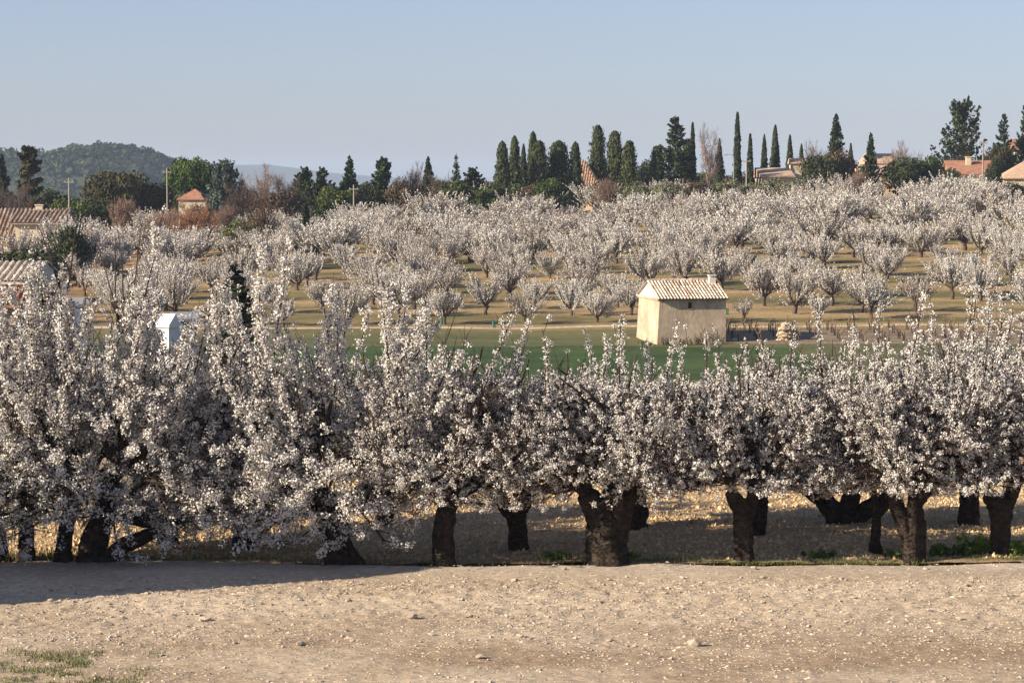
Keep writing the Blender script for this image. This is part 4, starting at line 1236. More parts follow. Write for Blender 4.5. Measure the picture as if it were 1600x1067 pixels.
CACHE = {}
CG, DG = (0.046, 0.058, 0.022), (0.028, 0.040, 0.018)
KIND = {
    'slim': lambda: m_cypress(301, .11, .55, 2600, (0.034, 0.046, 0.020), .10),
    'slimb': lambda: m_cypress(302, .17, .62, 2800, (0.042, 0.050, 0.020), .13),
    'cone': lambda: m_cypress(303, .24, .75, 3000, (0.044, 0.056, 0.022), .13),
    'oval': lambda: m_cypress(304, .30, .40, 3400, CG, .17),
    'ovalb': lambda: m_cypress(305, .36, .30, 3600, (0.052, 0.060, 0.022), .2),
    'ovalw': lambda: m_cypress(306, .55, .42, 4200, CG, .22),
    'fat': lambda: m_clump(307, .8, DG, 26, .05, 1, .8, 4200, .02, .34),
    'cedar': lambda: m_conifer(310, .62, 130, (0.048, 0.066, 0.034), .12, .85, .05, .40, 2.0, .018),
    'bluecedar': lambda: m_conifer(311, 1.0, 130, (0.105, 0.135, 0.105), -.05, .45, .05, .3, 1.8, .022),
    'spruce': lambda: m_conifer(312, .72, 120, (0.050, 0.072, 0.024), .05, .95, .05, .2, 2.2, .022),
    'spruceslim': lambda: m_conifer(313, .40, 100, (0.060, 0.078, 0.045), .05, .9, .05, .3, 1.6, .018),
    'sprucedark': lambda: m_conifer(314, .60, 120, (0.036, 0.050, 0.020), .15, .95, .04, .25, 2.4, .022),
    'ragged': lambda: m_conifer(315, .62, 70, (0.062, 0.058, 0.024), .1, .5, .06, .5, 2.4, .028, .05),
    'pine': lambda: m_conifer(320, .85, 70, (0.040, 0.058, 0.020), -.05, .62, .06, .45, 2.2, .026, .12),
    'bigpine': lambda: m_conifer(321, .92, 64, (0.040, 0.052, 0.020), -.1, .42, .10, .5, 2.2, .019, .16),
    'umbrella': lambda: m_clump(322, 1.5, (0.055, 0.088, 0.018), 60, .30, 1, .7, 11000, .019, .34, (.15, .10, .07), .2),
    'oak': lambda: m_clump(323, 1.55, (0.055, 0.050, 0.022), 50, .18, 1, .7, 9000, .020, .34),
    'bush': lambda: m_clump(324, 1.3, (0.048, 0.066, 0.018), 26, .06, 1, .75, 4200, .026, .42),
    'bushd': lambda: m_clump(325, 1.2, (0.034, 0.042, 0.016), 26, .04, 1, .8, 4200, .026, .42),
    'bushb': lambda: m_clump(326, 1.4, (0.088, 0.062, 0.036), 26, .04, 1, .75, 3600, .022, .42, var=.35),
    'bushg': lambda: m_clump(327, 1.5, (0.115, 0.115, 0.062), 30, .04, 1, .75, 4200, .022, .40),
    'bushl': lambda: m_clump(328, 1.4, (0.080, 0.100, 0.022), 26, .04, 1, .75, 3800, .024, .42),
    'bare': lambda: m_bare(330, .9, (.15, .105, .08), 9),
    'bareb': lambda: m_bare(331, 1.1, (.115, .08, .062), 10),
    'barepink': lambda: m_bare(332, .55, (.24, .17, .14), 8, (6, 6, 5), 1.0, 0, up=.1),
    'bareleaf': lambda: m_bare(333, 1.0, (.08, .055, .04), 9, (6, 5, 4), 1.2, 1, (.20, .10, .04)),
    'shrubbare': lambda: m_bare(334, 1.5, (.20, .13, .095), 14, (7, 6, 5), 1.3, 0),
    'shrubred': lambda: m_bare(335, 1.5, (.24, .12, .07), 14, (7, 6, 5), 1.3, 1, (.26, .13, .06)),
}
NAT = {'slim': .11, 'slimb': .17, 'cone': .24, 'oval': .30, 'ovalb': .36, 'ovalw': .55, 'fat': .8, 'cedar': .62, 'bluecedar': 1.0, 'spruce': .72, 'spruceslim': .4,
       'sprucedark': .6, 'ragged': .62, 'pine': .85, 'bigpine': .98, 'umbrella': 1.5, 'oak': 1.55, 'bush': 1.3, 'bushd': 1.2, 'bushb': 1.4, 'bushg': 1.5, 'bushl': 1.4,
       'bare': .9, 'bareb': 1.1, 'barepink': .6, 'bareleaf': 1.1, 'shrubbare': 1.5, 'shrubred': 1.5}
NAME = {'slim': 'cypress_tree', 'slimb': 'cypress_tree', 'cone': 'cypress_tree', 'oval': 'cypress_tree', 'ovalb': 'cypress_tree', 'ovalw': 'cypress_tree', 'fat': 'evergreen_tree',
        'cedar': 'cedar_tree', 'bluecedar': 'cedar_tree', 'spruce': 'spruce_tree', 'spruceslim': 'spruce_tree', 'sprucedark': 'spruce_tree', 'ragged': 'conifer_tree',
        'pine': 'pine_tree', 'bigpine': 'pine_tree', 'umbrella': 'umbrella_pine', 'oak': 'oak_tree', 'bare': 'bare_tree', 'bareb': 'bare_tree', 'barepink': 'bare_tree',
        'bareleaf': 'bare_tree', 'shrubbare': 'bare_shrub', 'shrubred': 'bare_shrub'}


def plant(kind, px, ytop, wpx, d, label, group=None, seed=0):
    if kind not in CACHE:
        CACHE[kind] = KIND[kind]()
    w, c = CACHE[kind]
    z0 = t1(xat(px, d), d)
    z1 = zat(ytop, d)
    x = xat(px, d, (z0 + z1) / 2); z0 = t1(x, d)
    H = max(.8, z1 - z0)
    wid = wpx / FPX * d
    sx = wid / NAT[kind]
    nm = NAME.get(kind, 'shrub')
    sx *= 1.35 if (kind.startswith('bush') or kind.startswith('oval')) else 1.25 if nm in ('spruce_tree', 'cedar_tree', 'conifer_tree', 'pine_tree', 'umbrella_pine', 'oak_tree') else 1.12
    e = empty(nm, (x, d, z0), (px * 1.7 + seed) % 6.28, label, 'shrub' if 'shrub' in nm else 'tree', group)
    e.scale = (sx, sx, H)
    link('trunk', w, e); link('crown', c, e, 'stuff')
    return e


BG = [
    # left, from the edge
    ('ragged', 44, 228, 58, 262, 'tall ragged brown green conifer near the left edge before the wooded hill'),
    ('sprucedark', 3, 238, 50, 268, 'dark conifer cut by the left edge, left of ragged conifer'),
    ('bareb', 18, 272, 80, 258, 'brown leafless tree at foot of the ragged conifer, left edge'),
    ('bushd', 76, 288, 60, 266, 'dark evergreen bush right of the ragged conifer'),
    ('bushl', 112, 302, 66, 250, 'olive green bush behind left utility pole'),
    ('bushd', 150, 306, 62, 252, 'dark green bush left under the spreading oak'),
    ('oak', 185, 257, 120, 272, 'broad dark spreading oak with pale limbs left of umbrella pine'),
    ('shrubbare', 195, 296, 90, 246, 'brown leafless thicket under the spreading oak'),
    ('bushd', 240, 278, 60, 276, 'dark bush between spreading oak and umbrella pine'),
    ('umbrella', 303, 239, 88, 274, 'rounded bright green umbrella pine standing above the small red roof'),
    ('bluecedar', 352, 254, 66, 252, 'blue grey cedar beside the small cream house'),
    ('bareb', 372, 262, 66, 250, 'brown leafless tree right of the blue cedar'),
    ('bare', 415, 248, 84, 262, 'wide grey leafless tree between blue cedar and evergreen bushes'),
    ('bareb', 448, 268, 60, 256, 'darker leafless tree right of the wide grey one'),
    ('shrubbare', 255, 312, 84, 226, 'pale brown leafless shrub left of the rust coloured one'),
    ('shrubred', 300, 305, 110, 220, 'rust brown leafless shrub in lower left orchard'),
    ('bushb', 322, 309, 70, 240, 'brown bush below the small cream house'),
    ('shrubbare', 352, 308, 80, 228, 'grey brown leafless shrub behind the olive bush'),
    ('bushl', 388, 336, 62, 214, 'round olive green bush left of the dark leaning bare tree'),
    ('bareleaf', 408, 296, 90, 208, 'dark bare tree with a few rust leaves rising over left orchard'),
    ('sprucedark', 478, 316, 36, 218, 'small dark conifer among the blossom left of centre'),
    ('bushd', 112, 346, 60, 190, 'dark bush by the farmhouse wing'),
    ('bushd', 44, 382, 120, 172, 'dark green bush below the upper farmhouse'),
    ('bareb', 232, 330, 40, 200, 'small twiggy bare tree above lower left orchard'),
    # near left conifer behind the blossom
    ('sprucedark', 368, 408, 120, 86, 'blue green young cedar rising behind the left blossom'),
    ('bushd', 70, 424, 56, 90, 'dark bush at right end of the near ochre house'),
    ('bushl', 215, 440, 46, 88, 'olive bush behind left blossom, left of white shed'),
    # centre left
    ('bushb', 440, 286, 64, 250, 'brown hedge shrub left of the twin evergreens'),
    ('pine', 477, 261, 50, 266, 'left one of the twin dark bushy evergreens'),
    ('pine', 503, 262, 48, 262, 'right one of the twin dark bushy evergreens'),
    ('bushl', 522, 284, 60, 256, 'light green shrub between twin evergreens and pointed spruce'),
    ('spruce', 546, 242, 46, 264, 'broad pointed green spruce standing out against the far ridge'),
    ('bushd', 574, 278, 36, 258, 'dark shrub between pointed spruce and dark pine'),
    ('pine', 599, 246, 54, 262, 'dark irregular pine right of the pointed spruce'),
    ('bushb', 632, 268, 50, 256, 'reddish brown bush right of the dark pine'),
    ('bare', 648, 246, 60, 264, 'pale leafless tree behind the reddish brown bush'),
    ('sprucedark', 669, 243, 34, 262, 'brownish conifer among leafless trees left of slim spruce'),
    ('bareb', 690, 260, 56, 258, 'leafless tree just left of the slim spruce'),
    ('spruceslim', 713, 239, 26, 264, 'slim pale spruce with thin spire before the cypress group'),
    ('bush', 708, 274, 56, 256, 'green bush at foot of the slim spruce'),
    ('pine', 738, 262, 56, 262, 'small dark pine right of the slim spruce'),
    ('bush', 762, 280, 64, 256, 'green shrub at left foot of cypress group'),
    # the cypress group
    ('oval', 785, 222, 24, 276, 'leftmost cypress of the oval group, brownish top'),
    ('oval', 804, 214, 20, 280, 'second cypress of the oval group, from left'),
    ('slimb', 818, 226, 16, 284, 'narrow cypress squeezed between second and fourth of the group'),
    ('oval', 833, 207, 19, 286, 'tall narrow cypress behind the middle of oval group'),
    ('ovalb', 842, 221, 26, 278, 'rounded cypress before the tall narrow one'),
    ('ovalw', 873, 221, 44, 280, 'broadest cypress of the group, left of pavilion'),
    ('oval', 899, 223, 21, 288, 'cypress directly behind the pyramid tiled roof'),
    ('ovalb', 934, 197, 24, 294, 'tall blunt topped cypress right of the pyramid roof'),
    ('ovalb', 961, 206, 26, 282, 'dark blunt cypress, left one of the pair right of pavilion'),
    ('ovalb', 983, 221, 23, 280, 'shorter blunt cypress, right one of the pair'),
    ('fat', 1009, 243, 36, 276, 'low wide dark evergreen between blunt cypress pair and cedar'),
    ('ovalb', 1027, 229, 24, 284, 'rounded cypress tucked left of the big cedar'),
    ('cedar', 1055, 180, 78, 282, 'big cedar with tiered drooping branches, tallest left of slim cypress'),
    ('slim', 1082, 193, 12, 284, 'thin dark cypress rising right behind the big cedar'),
    ('ovalb', 1074, 218, 22, 290, 'rounded cypress behind right side of big cedar'),
    ('barepink', 1107, 195, 34, 278, 'pinkish feathery leafless tree between thin cypresses'),
    ('cone', 1124, 218, 22, 280, 'medium cone cypress right of pinkish leafless tree'),
    ('slim', 1152, 177, 14, 282, 'tallest thin cypress standing alone near the lamp post'),
    ('slim', 1172, 210, 12, 284, 'shorter thin cypress beside the pale utility pole'),
    ('slimb', 1194, 211, 14, 288, 'narrow cypress left of the low cream house, first of three'),
    ('slimb', 1211, 197, 20, 286, 'tallest of three cypresses over the low cream house'),
    ('slimb', 1234, 212, 16, 290, 'third cypress over the low cream house, just left of turret'),
    ('slimb', 1252, 226, 14, 296, 'cypress behind the pale turret'),
    # shrubs in front of the group
    ('bush', 800, 282, 66, 264, 'green shrub below second cypress of group'),
    ('bushb', 826, 278, 50, 262, 'brown shrub below tall narrow cypress'),
    ('bush', 858, 272, 48, 260, 'fresh green shrub left of pavilion'),
    ('shrubbare', 948, 272, 70, 258, 'purplish leafless shrub in front of the pavilion'),
    ('bareb', 925, 238, 56, 296, 'leafless tree behind pavilion roof'),
    ('bushb', 958, 270, 66, 262, 'brown shrub below blunt cypress pair'),
    ('bushg', 1000, 282, 66, 258, 'grey green shrub below low wide evergreen'),
    ('bushg', 1048, 280, 66, 258, 'grey green shrub at the foot of big cedar'),
    ('bushb', 1090, 274, 54, 260, 'brown shrub right of the big cedar foot'),
    ('bushg', 1130, 276, 70, 260, 'grey green shrub below medium cone cypress'),
    ('bushg', 1200, 276, 76, 262, 'olive grey shrub before low cream house, left one'),
    ('bushg', 1240, 278, 70, 260, 'olive grey shrub before low cream house, right one'),
    # right
    ('sprucedark', 1306, 176, 46, 300, 'dark pointed conifer standing behind leafless bush mass right of turret'),
    ('bushd', 1283, 236, 62, 272, 'large dark evergreen bush right of turret'),
    ('bareb', 1278, 212, 74, 276, 'leafless grey crown above the large dark bush'),
    ('bushb', 1305, 222, 58, 274, 'brown twiggy tree beside the large dark bush'),
    ('cone', 1329, 225, 20, 290, 'cypress at right side of brown twiggy tree'),
    ('sprucedark', 1360, 206, 36, 268, 'small dark spruce in front of the gabled ochre house'),
    ('shrubbare', 1340, 258, 64, 262, 'brown leafless shrub left foot of small dark spruce'),
    ('bare', 1412, 214, 66, 292, 'pale leafless tree behind the gabled ochre house'),
    ('bushd', 1414, 240, 62, 268, 'dark brownish evergreen bush right of gabled house'),
    ('bush', 1452, 236, 44, 270, 'fresh green bush left of the big pine'),
    ('bigpine', 1503, 159, 84, 300, 'big spreading dark pine towering over the red roofed house'),
    ('bareb', 1500, 226, 50, 292, 'leafless tree under the big pine'),
    ('bushd', 1486, 258, 30, 268, 'low dark bush at left end of the red roofed house'),
    ('cedar', 1568, 176, 44, 310, 'bluish cedar right of the big pine'),
    ('cedar', 1602, 160, 44, 312, 'tall conifer cut by the right edge of the photo'),
    ('oak', 1562, 222, 56, 292, 'brown green rounded tree beside the pale pole at right'),
    ('fat', 1553, 242, 30, 270, 'small dark evergreen between the two right hand houses'),
    ('bushd', 1580, 282, 40, 264, 'dark hedge below the right edge house'),
]
for i, (k, px, yt, wp, d, lab) in enumerate(BG):
    plant(k, px, yt, wp, d, lab, seed=i)
rng = rg(31)
for i in range(26):
    px = 30 + i * 60 + rng.uniform(-14, 14)
    k = ['bushd', 'bushb', 'bush', 'shrubbare'][int(rng.integers(0, 4))]
    d = rng.uniform(296, 325)
    yt = np.interp(px, [0, 400, 700, 1200, 1600], [300, 292, 276, 262, 250])
    plant(k, px, yt, rng.uniform(66, 96), d, 'scrubby bush on the crest behind other trees, %s from the left' % ORD[i], 'scrub along the crest', seed=i)

# far pine wood on the hill at the left: reads as one mass
rng = rg(90)
n = 3400
px_ = rng.uniform(-560, -135, n); py_ = rng.uniform(1195, 1470, n)
pz_ = hill_z(px_, py_)
ok = pz_ > -20
px_, py_, pz_ = px_[ok], py_[ok], pz_[ok]
n = len(px_); per = 26
cr = rng.uniform(1.7, 3.4, n)
o = rand_dirs(rng, n * per); o[:, 2] = np.abs(o[:, 2]) * 1.15 - .25
rep = np.repeat(np.arange(n), per)
p = np.stack([px_, py_, pz_ + cr * .75], 1)[rep] + o * (cr[rep] * rng.uniform(.75, 1.05, n * per))[:, None]
tv = np.exp(rng.normal(0, .25, n)[rep] + rng.normal(0, .2, n * per))[:, None]
c = np.array((.036, .050, .018)) * tv
b = MB(); b.add(*tris(p, o + rng.normal(0, .35, o.shape), cr[rep] * .42, rng, c))
b.build('pine_wood', M['pine'], kind='stuff')

# ------------------------------------------------------------------ poles, lamp, cairn, guards, vines
def pole(px, d, ytop, label):
    x, y, z = hp(px, d)
    h = zat(ytop, d) - z
    r = empty('utility_pole', (x, y, z), 0, label, 'pole')
    b = MB(); b.add(*tubes(np.array([[(0, 0, -.3), (0, 0, h * .5), (0, 0, h)]]), np.array([.10]), np.array([.07]), 8)); b.build('post', M['concrete'], r, True)
    b = MB(); b.box((-.5, -.06, h - .5), (.5, -.0, h - .40)); b.build('crossarm', M['concrete'], r)
    for sx in (-.4, .4):
        b = MB(); b.add(*tubes(np.array([[(sx, -.03, h - .398), (sx, -.03, h - .32), (sx, -.03, h - .24)]]), np.array([.05]), np.array([.03]), 6)); b.build('insulator', M['metal'], r, True)


pole(109, 245, 278, 'pale utility pole left of the spreading oak')
pole(262, 268, 263, 'pale utility pole at left edge of umbrella pine')
pole(1166, 272, 246, 'pale utility pole left of the shorter thin cypress')
pole(1535, 276, 218, 'pale utility pole right of the big pine')
pole(553, 252, 289, 'short pale utility pole before the pointed spruce')

x, y, z = hp(1146, 276)
r = empty('street_lamp', (x, y, z), 0, 'curved arm street lamp left of the tallest thin cypress', 'lamp')
h = zat(243, 276) - z
b = MB(); b.add(*tubes(np.array([[(0, 0, -.2), (0, 0, h * .5), (0, 0, h - .2), (-.15, 0, h), (-.45, 0, h + .12), (-.8, 0, h + .08)]]), np.array([.09]), np.array([.05]), 6)); b.build('post', M['metal'], r, True)
b = MB(); b.box((-1.15, -.1, h - .03), (-.75, .1, h + .07)); b.build('lamp_head', M['metal'], r)


def rock_mesh(seed, sub=1, jag=.22, sc=(1, 1, .7)):
    rng = rg(seed)
    t = (1 + 5 ** .5) / 2
    V = np.array([(-1, t, 0), (1, t, 0), (-1, -t, 0), (1, -t, 0), (0, -1, t), (0, 1, t), (0, -1, -t), (0, 1, -t), (t, 0, -1), (t, 0, 1), (-t, 0, -1), (-t, 0, 1)], float)
    F = [(0, 11, 5), (0, 5, 1), (0, 1, 7), (0, 7, 10), (0, 10, 11), (1, 5, 9), (5, 11, 4), (11, 10, 2), (10, 7, 6), (7, 1, 8), (3, 9, 4), (3, 4, 2), (3, 2, 6), (3, 6, 8), (3, 8, 9), (4, 9, 5), (2, 4, 11), (6, 2, 10), (8, 6, 7), (9, 8, 1)]
    V = nrm(V) * (1 + rng.normal(0, jag, (12, 1))) * np.array(sc)
    return V, np.array(F)


# rough stone pile by the hut
x, y, z = hp(1226, 144.7)
cr_ = empty('stone_cairn', (x, y, z), 0, 'rough pale round stone pile standing in vineyard right of the hut', 'stone pile')
rng = rg(8)
for lev in range(5):
    rr = .40 - .04 * lev
    for k in range(9):
        a = k / 9 * 6.283 + lev * .35
        V, F = rock_mesh(800 + lev * 9 + k, jag=.15)
        V = V * np.array([.19, .17, .17]) * rng.uniform(.8, 1.2) + np.array([math.cos(a) * rr, math.sin(a) * rr, .08 + lev * .2 + rng.uniform(-.07, .07)])
        b = MB(); b.add(V, F, np.array((1, .93, .82)) * rng.uniform(.8, 1.1)); b.build('stone', M['stone'], cr_)
V, F = rock_mesh(860, jag=.1); b = MB(); b.add(V * np.array([.30, .28, .2]) + np.array([.05, 0, 1.0]), F); b.build('capstone', M['stone'], cr_)
V, F = rock_mesh(870, jag=.15); b = MB(); b.add(V * np.array([.28, .22, .2]), F)
x, y, z = hp(1150, 144.2); o = b.build('boulder', M['stone']); o.location = (x, y, z + .1); tag(o, 'small pale boulder on the ground just right of the hut', 'rock')

# teal tree guards
g0 = None
GD = [(690, 500, 'below the left trees at the foot of hillside'), (771, 507, 'beside the pale path left of hut'), (857, 425, 'in lower orchard left of hut'),
      (931, 410, 'up the slope left of hut, lower of a pair'), (955, 402, 'up the slope left of hut, upper of a pair'),
      (1135, 486, 'against the right corner of the hut'), (1191, 404, 'on the slope up right of hut chimney'), (1281, 418, 'half way right on the lower slope'),
      (1375, 425, 'between two right hand cherry trees'), (1379, 459, 'on the grass above the vineyard'), (1242, 484, 'at the path above the cairn'), (1548, 436, 'at right under a cherry tree')]
for px, py, where in GD:
    # find the ground distance that shows at this height
    dd = np.arange(143, 260, .25); zz = tz(np.array([xat(px, q) for q in dd]), dd)
    el = np.arctan((CAM_Z - zz) / dd) - PITCH; pyy = 533.5 + FPX * np.tan(el)
    d = float(dd[np.argmin(np.abs(pyy - (py + 6)))])
    x = xat(px, d, t1(xat(px, d), d)); z = t1(x, d)
    e = empty('tree_guard', (x, d, z), 0, 'short teal plastic tree guard ' + where, 'tree guard', 'teal tree guards')
    b = MB(); b.add(*tubes(np.array([[(0, 0, 0), (0, 0, .22), (0, 0, .45)]]), np.array([.075]), np.array([.07]), 8)); b.build('tube', M['teal'], e, True)
    b = MB(); b.add(*tubes(np.array([[(.13, 0, -.1), (.13, 0, .4), (.13, 0, .85)]]), np.array([.02]), np.array([.02]), 5), np.array((.2, .14, .09))); b.build('stake', M['wood'], e, True)


def vine_meshes(seed):
    rng = rg(seed); b = MB()
    b.add(*tubes(np.array([[(0, 0, -.05), (rng.normal(0, .04), 0, .22), (rng.normal(0, .06), 0, .45)]]), np.array([.05]), np.array([.045]), 6), np.array((.07, .05, .04)))
    n = 7
    P = grow(rng, np.tile([[0, 0, .45]], (n, 1)), np.stack([rng.normal(0, .8, n), rng.normal(0, .3, n), rng.uniform(.5, 1, n)], 1), rng.uniform(.3, .7, n), 4, .1, .15)
    b.add(*tubes(P, np.full(n, .014), np.full(n, .007), 3), np.array((.24, .15, .09)))
    s = MB(); s.add(*tubes(np.array([[(.12, .05, -.1), (.12, .05, .45), (.13, .05, .9)]]), np.array([.022]), np.array([.02]), 5), np.array((.24, .17, .11)))
    return b.mesh('grapevine', M['wood'], True), s.mesh('stake', M['wood'], True)


VM = [vine_meshes(700 + i) for i in range(4)]
rng = rg(44)
cnt = 0
for ri, ry in enumerate(np.arange(143.4, 151, 1.55)):
    kx = -1
    for x in np.arange(13.4, 34.0, 1.25):
        x_ = x + rng.normal(0, .08); y_ = ry + .03 * x + rng.normal(0, .08)
        if abs(x_ - xat(1226, 144.7)) < .7 and abs(y_ - 144.7) < .9:
            continue
        v, s = VM[int(rng.integers(0, 4))]
        o = link('grapevine', v); o.location = (x_, y_, t1(x_, y_) + .04); o.rotation_euler = (0, 0, float(rng.uniform(-.4, .4)))
        kx += 1
        tag(o, 'leafless grapevine with thin stake, %s vineyard row from the front, %s from the hut' % (ORD[ri], ORD[kx]), 'vine', 'grapevines in the vineyard')
        link('stake', s, o); cnt += 1

# ------------------------------------------------------------------ gravel, clods, stones, grass and weeds by the track
def scatter_rocks(name, pts, sizes, m, tints, seed, flat=.62, nv=8):
    rng = rg(seed)
    n = len(pts)
    V0 = np.array([(1, 0, 0), (0, 1, 0), (-1, 0, 0), (0, -1, 0), (0, 0, 1)], float); V0[:4, 2] = -.45
    F0 = np.array([(0, 1, 4), (1, 2, 4), (2, 3, 4), (3, 0, 4)])
    V = V0[None] * rng.uniform(.6, 1.3, (n, 5, 1)) + rng.normal(0, .2, (n, 5, 3))
    V[..., 2] *= flat
    a = rng.uniform(0, 6.283, n); ca, sa = np.cos(a)[:, None], np.sin(a)[:, None]
    V = np.stack([V[..., 0] * ca - V[..., 1] * sa, V[..., 0] * sa + V[..., 1] * ca, V[..., 2]], -1)
    V = V * sizes[:, None, None] + pts[:, None, :]
    F = (np.arange(n)[:, None, None] * 5 + F0[None]).reshape(-1, 3)
    b = MB(); b.add(V.reshape(-1, 3), F, np.repeat(tints, 5, 0))
    return b.build(name, m, kind='stuff')


rng = rg(61)
n = 62000
gx = rng.uniform(-9, 9, n); gy = rng.uniform(28.2, 38.0, n)
dens = np.interp(gy, [27, 30, 32, 34.2, 35.7, 36.5, 38], [.30, .4, .75, 1.0, .8, .18, .12]) * (0.45 + 1.1 * vnoise(gx / 1.6, gy / .8, 33))
k = rng.uniform(0, 1, n) < dens
gx, gy = gx[k], gy[k]; k = gy < edge_y(gx) - .05; gx, gy = gx[k], gy[k]
sz = np.exp(rng.normal(math.log(.0145), .45, len(gx)))
sz = np.minimum(sz, .05)
tv = np.exp(rng.normal(0, .17, len(gx)))[:, None] * (np.array([1, .97, .93]) + rng.normal(0, .03, (len(gx), 3)))
dk = rng.uniform(0, 1, len(gx)) < .13
tv[dk] *= .55
scatter_rocks('gravel', np.stack([gx, gy, track_z(gx, gy) + sz * .15], 1), sz, M['gravel'], tv, 62, .36)

n = 36000
gx = rng.uniform(-10.8, 10.8, n); gy = 38.3 + rng.uniform(0, 1, n) ** 1.35 * 11.5
k = gy > edge_y(gx) + .05; gx, gy = gx[k], gy[k]
sz = np.minimum(np.exp(rng.normal(math.log(.023), .4, len(gx))), .07)
tv = np.exp(rng.normal(0, .22, len(gx)))[:, None] * (np.array([1, .95, .86]) + rng.normal(0, .04, (len(gx), 3)))
scatter_rocks('soil_clods', np.stack([gx, gy, soil_z(gx, gy) + sz * .25], 1), sz, M['clod'], tv, 63, .8)

# individual stones on the track
RM = []
for i in range(6):
    V, F = rock_mesh(900 + i, jag=.18, sc=(1, .8, .6)); b = MB(); b.add(V, F); RM.append(b.mesh('stone', M['stone']))


def gd(py):
    return CAM_Z / math.tan(math.atan((py - 533.5) / FPX) + PITCH)


special = [(190, 932, .085, 'pale pointed stone at edge of the hedge shade on track'), (1085, 1018, .10, 'pale blocky stone in the foreground right of centre, sharp shadow'),
           (752, 1036, .085, 'pale angular stone in the lower middle foreground'), (790, 929, .06, 'dark rounded stone in the gravel band near the middle'),
           (1177, 896, .07, 'tawny flat stone at far edge of track right of thick trunk'), (1510, 928, .06, 'grey round stone on gravel at the right'),
           (320, 975, .10, 'long flat pale stone in the left foreground gravel'), (645, 975, .085, 'flat grey stone left of middle foreground'),
           (882, 896, .05, 'small dark stone alone on the smooth far wheel track'), (1140, 978, .06, 'pale round stone on gravel right of centre'),
           (1500, 975, .07, 'pale stone low in gravel at right foreground'), (735, 973, .05, 'small stone with dark side in middle gravel'), (470, 1018, .08, 'pale flat stone low in left foreground')]
rng = rg(64)
for i, (px, py, s, lab) in enumerate(special):
    d = gd(py); x = xat(px, d)
    o = link('stone', RM[i % 6]); o.location = (x, d, float(track_z(x, d)) + s * .35)
    o.scale = (s, s * .85, s * (1.1 if 'pointed' in lab or 'blocky' in lab else .7)); o.rotation_euler = (0, 0, float(rng.uniform(0, 6)))
    if 'dark' in lab.split()[:2]:
        pass
    tag(o, lab, 'stone')
LM = [(60, 'below the left edge tree'), (190, 'below the many stemmed tree'), (400, 'left of the flared trunk'), (540, 'below the flared trunk'), (690, 'below the trunk bending right'),
      (820, 'below the squat trunk'), (950, 'below the thickest trunk'), (1060, 'left of the slim trunk'), (1165, 'below the slim trunk'), (1310, 'below the wide spreading trunk'),
      (1430, 'below the narrow V trunk'), (1550, 'below the leafy weeds')]
for i, (px0, wh) in enumerate(LM):
    for j, (py0, wd) in enumerate(((908, 'on the far part of the track'), (948, 'half way across the track'), (1003, 'on the near part of the track'))):
        px = px0 + rng.uniform(-35, 35); py = py0 + rng.uniform(-12, 12)
        d = gd(py); x = xat(px, d); s = rng.uniform(.035, .06)
        o = link('stone', RM[(i + j) % 6]); o.location = (x, d, float(track_z(x, d)) + s * .3); o.scale = (s * 1.2, s, s * .8); o.rotation_euler = (0, 0, float(rng.uniform(0, 6)))
        tag(o, 'small pale loose stone %s, %s' % (wd, wh), 'stone', 'loose stones on the track')


def blades(b, x, y, z, h, wdt, rng, base):
    n = len(x)
    a = rng.uniform(0, 6.283, n); lean = rng.normal(0, .35, (n, 2)) * h[:, None]
    p0 = np.stack([x, y, z], 1); u = np.stack([np.cos(a), np.sin(a), 0 * a], 1) * wdt
    tip = p0 + np.stack([lean[:, 0], lean[:, 1], h], 1)
    V = np.stack([p0 - u, p0 + u, tip], 1).reshape(-1, 3)
    c = np.asarray(base) * np.exp(rng.normal(0, .25, n))[:, None] * np.exp(rng.normal(0, .1, (n, 3)))
    b.add(V, np.arange(n * 3).reshape(-1, 3), np.repeat(c, 3, 0))


rng = rg(71)
b = MB()
n = 8500
gx = rng.uniform(-10.5, 10.5, n)
dens = np.interp(gx, [-10, -6.2, -5, -2, 0, 3, 6, 10.5], [1, .9, .5, .25, .35, .6, .8, 1.0]) * (.3 + 1.2 * vnoise(gx / .7, 0 * gx, 35))
k = rng.uniform(0, 1, n) < dens; gx = gx[k]
gy = edge_y(gx) + .12 + rng.normal(0, .10, len(gx)) + .25 * np.abs(rng.normal(0, .5, len(gx))) * (gx < -6)
hh = rng.uniform(.03, .10, len(gx)) * (.6 + .8 * vnoise(gx / .5, 0 * gx + 3, 36)) * np.where(gx < -6.4, 2.0, 1)
blades(b, gx, gy, np.full(len(gx), .06), hh, .006, rng, (.11, .125, .04))
# grass patch at the lower left corner of the track
n = 22000
gx = rng.uniform(-7.4, -4.2, n); gy = rng.uniform(27.8, 30.6, n)
k = rng.uniform(0, 1, n) < np.clip(1.5 * vnoise(gx / .45, gy / .35, 37) - .50 - .30 * np.clip(gx + 6.3, 0, 5) - .15 * np.clip(gy - 29.6, 0, 3), 0, .8)
gx, gy = gx[k], gy[k]
blades(b, gx, gy, track_z(gx, gy), rng.uniform(.02, .07, len(gx)), .006, rng, (.11, .13, .04))
b.build('verge_grass', M['leaf'], kind='stuff')


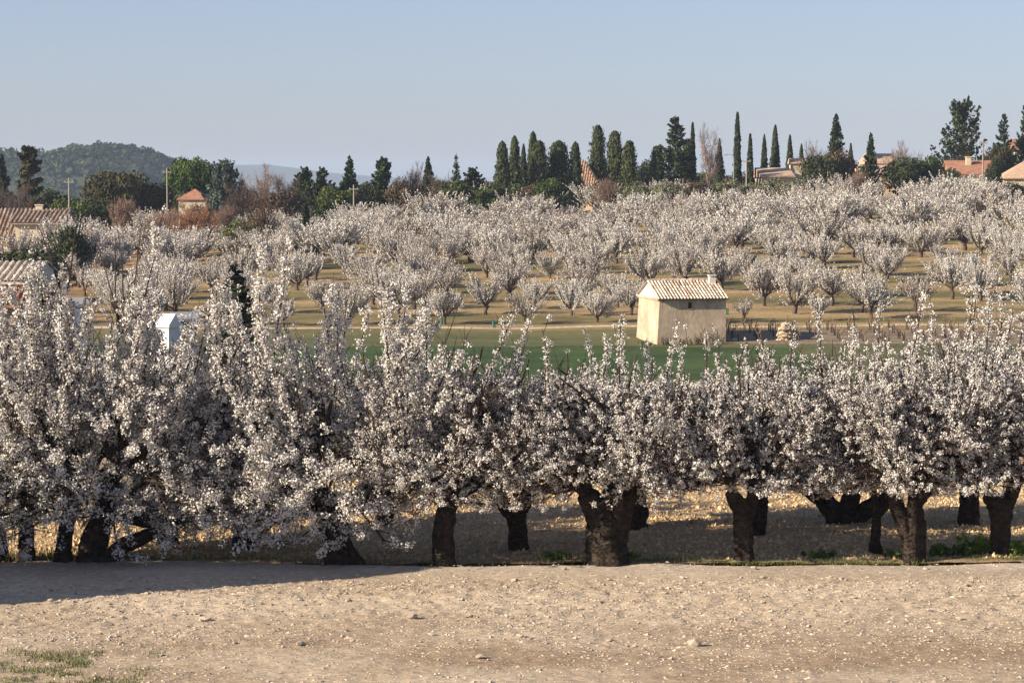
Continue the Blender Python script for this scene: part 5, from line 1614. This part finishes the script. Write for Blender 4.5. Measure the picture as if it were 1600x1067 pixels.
def weed(px, d, w, h, label, seed, base=(.14, .20, .03), n=420, z=.08):
    rng = rg(seed); x = xat(px, d)
    e = empty('weed_clump', (x, d, z), 0, label, 'weeds')
    st_ = MB(); k = 26
    P = grow(rng, np.stack([rng.normal(0, w * .35, k), rng.normal(0, .08, k), np.zeros(k)], 1), np.stack([rng.normal(0, .35, k), rng.normal(0, .35, k), np.ones(k)], 1), rng.uniform(.4, 1, k) * h, 4, 0, .1)
    st_.add(*tubes(P, np.full(k, .006), np.full(k, .003), 3), np.array((.10, .13, .03))); st_.build('stems', M['leaf'], e, kind='stuff')
    m = n // k
    s, dd = along(P, rng.uniform(.15, 1, (k, m))); s = s.reshape(-1, 3) + rng.normal(0, .02, (k * m, 3))
    lb = MB(); c = np.asarray(base) * np.exp(rng.normal(0, .25, len(s)))[:, None]
    lb.add(*cards(s, rng.normal(0, .6, s.shape) + [0, -.2, .8], rng.uniform(.015, .034, len(s)), rng, c, 1.4)); lb.build('leaves', M['leaf'], e, kind='stuff')


weed(1520, 38.75, .5, .40, 'tall yellow green leafy weeds by track near right end', 81, n=620)
weed(1482, 38.6, .45, .20, 'low dark green weeds left of the tall leafy weeds', 82, (.07, .12, .025))
weed(1580, 38.7, .5, .26, 'leafy green weeds at the right edge beside track', 83, (.12, .18, .03), 560)
weed(937, 38.3, .25, .14, 'small bright green weeds at foot of the thickest trunk', 84, n=200)
weed(870, 38.3, .3, .10, 'small green weeds left of the thickest trunk', 85, (.10, .15, .03), 200)
weed(1285, 38.4, .3, .10, 'small low green weeds between slim trunk and narrow V', 86, (.08, .13, .03), 220)
weed(1400, 38.4, .35, .09, 'low green weeds at foot of the narrow V trunk', 87, (.08, .13, .03), 220)
for px, d, w, h, lab in ((1042, 141.9, .5, .55, 'brown dry weeds at the foot of the hut front, left end'), (1068, 142.1, .6, .4, 'brown dry weeds at the foot of the hut front, middle'),
                         (1092, 142.4, .6, .7, 'brown dry weeds at the foot of the hut front, right of middle'), (1118, 142.8, .7, .9, 'tall brown dry weeds at the right end of hut front'),
                         (1010, 142.0, .5, .35, 'low green weeds at the foot of the sunlit hut gable')):
    weed(px, d, w, h, lab, px, (.10, .075, .045) if 'brown' in lab else (.08, .11, .03), 420, t1(xat(px, d), d))
weed(985, 38.3, .2, .09, 'tiny green weeds right of the thickest trunk', 88, n=120)
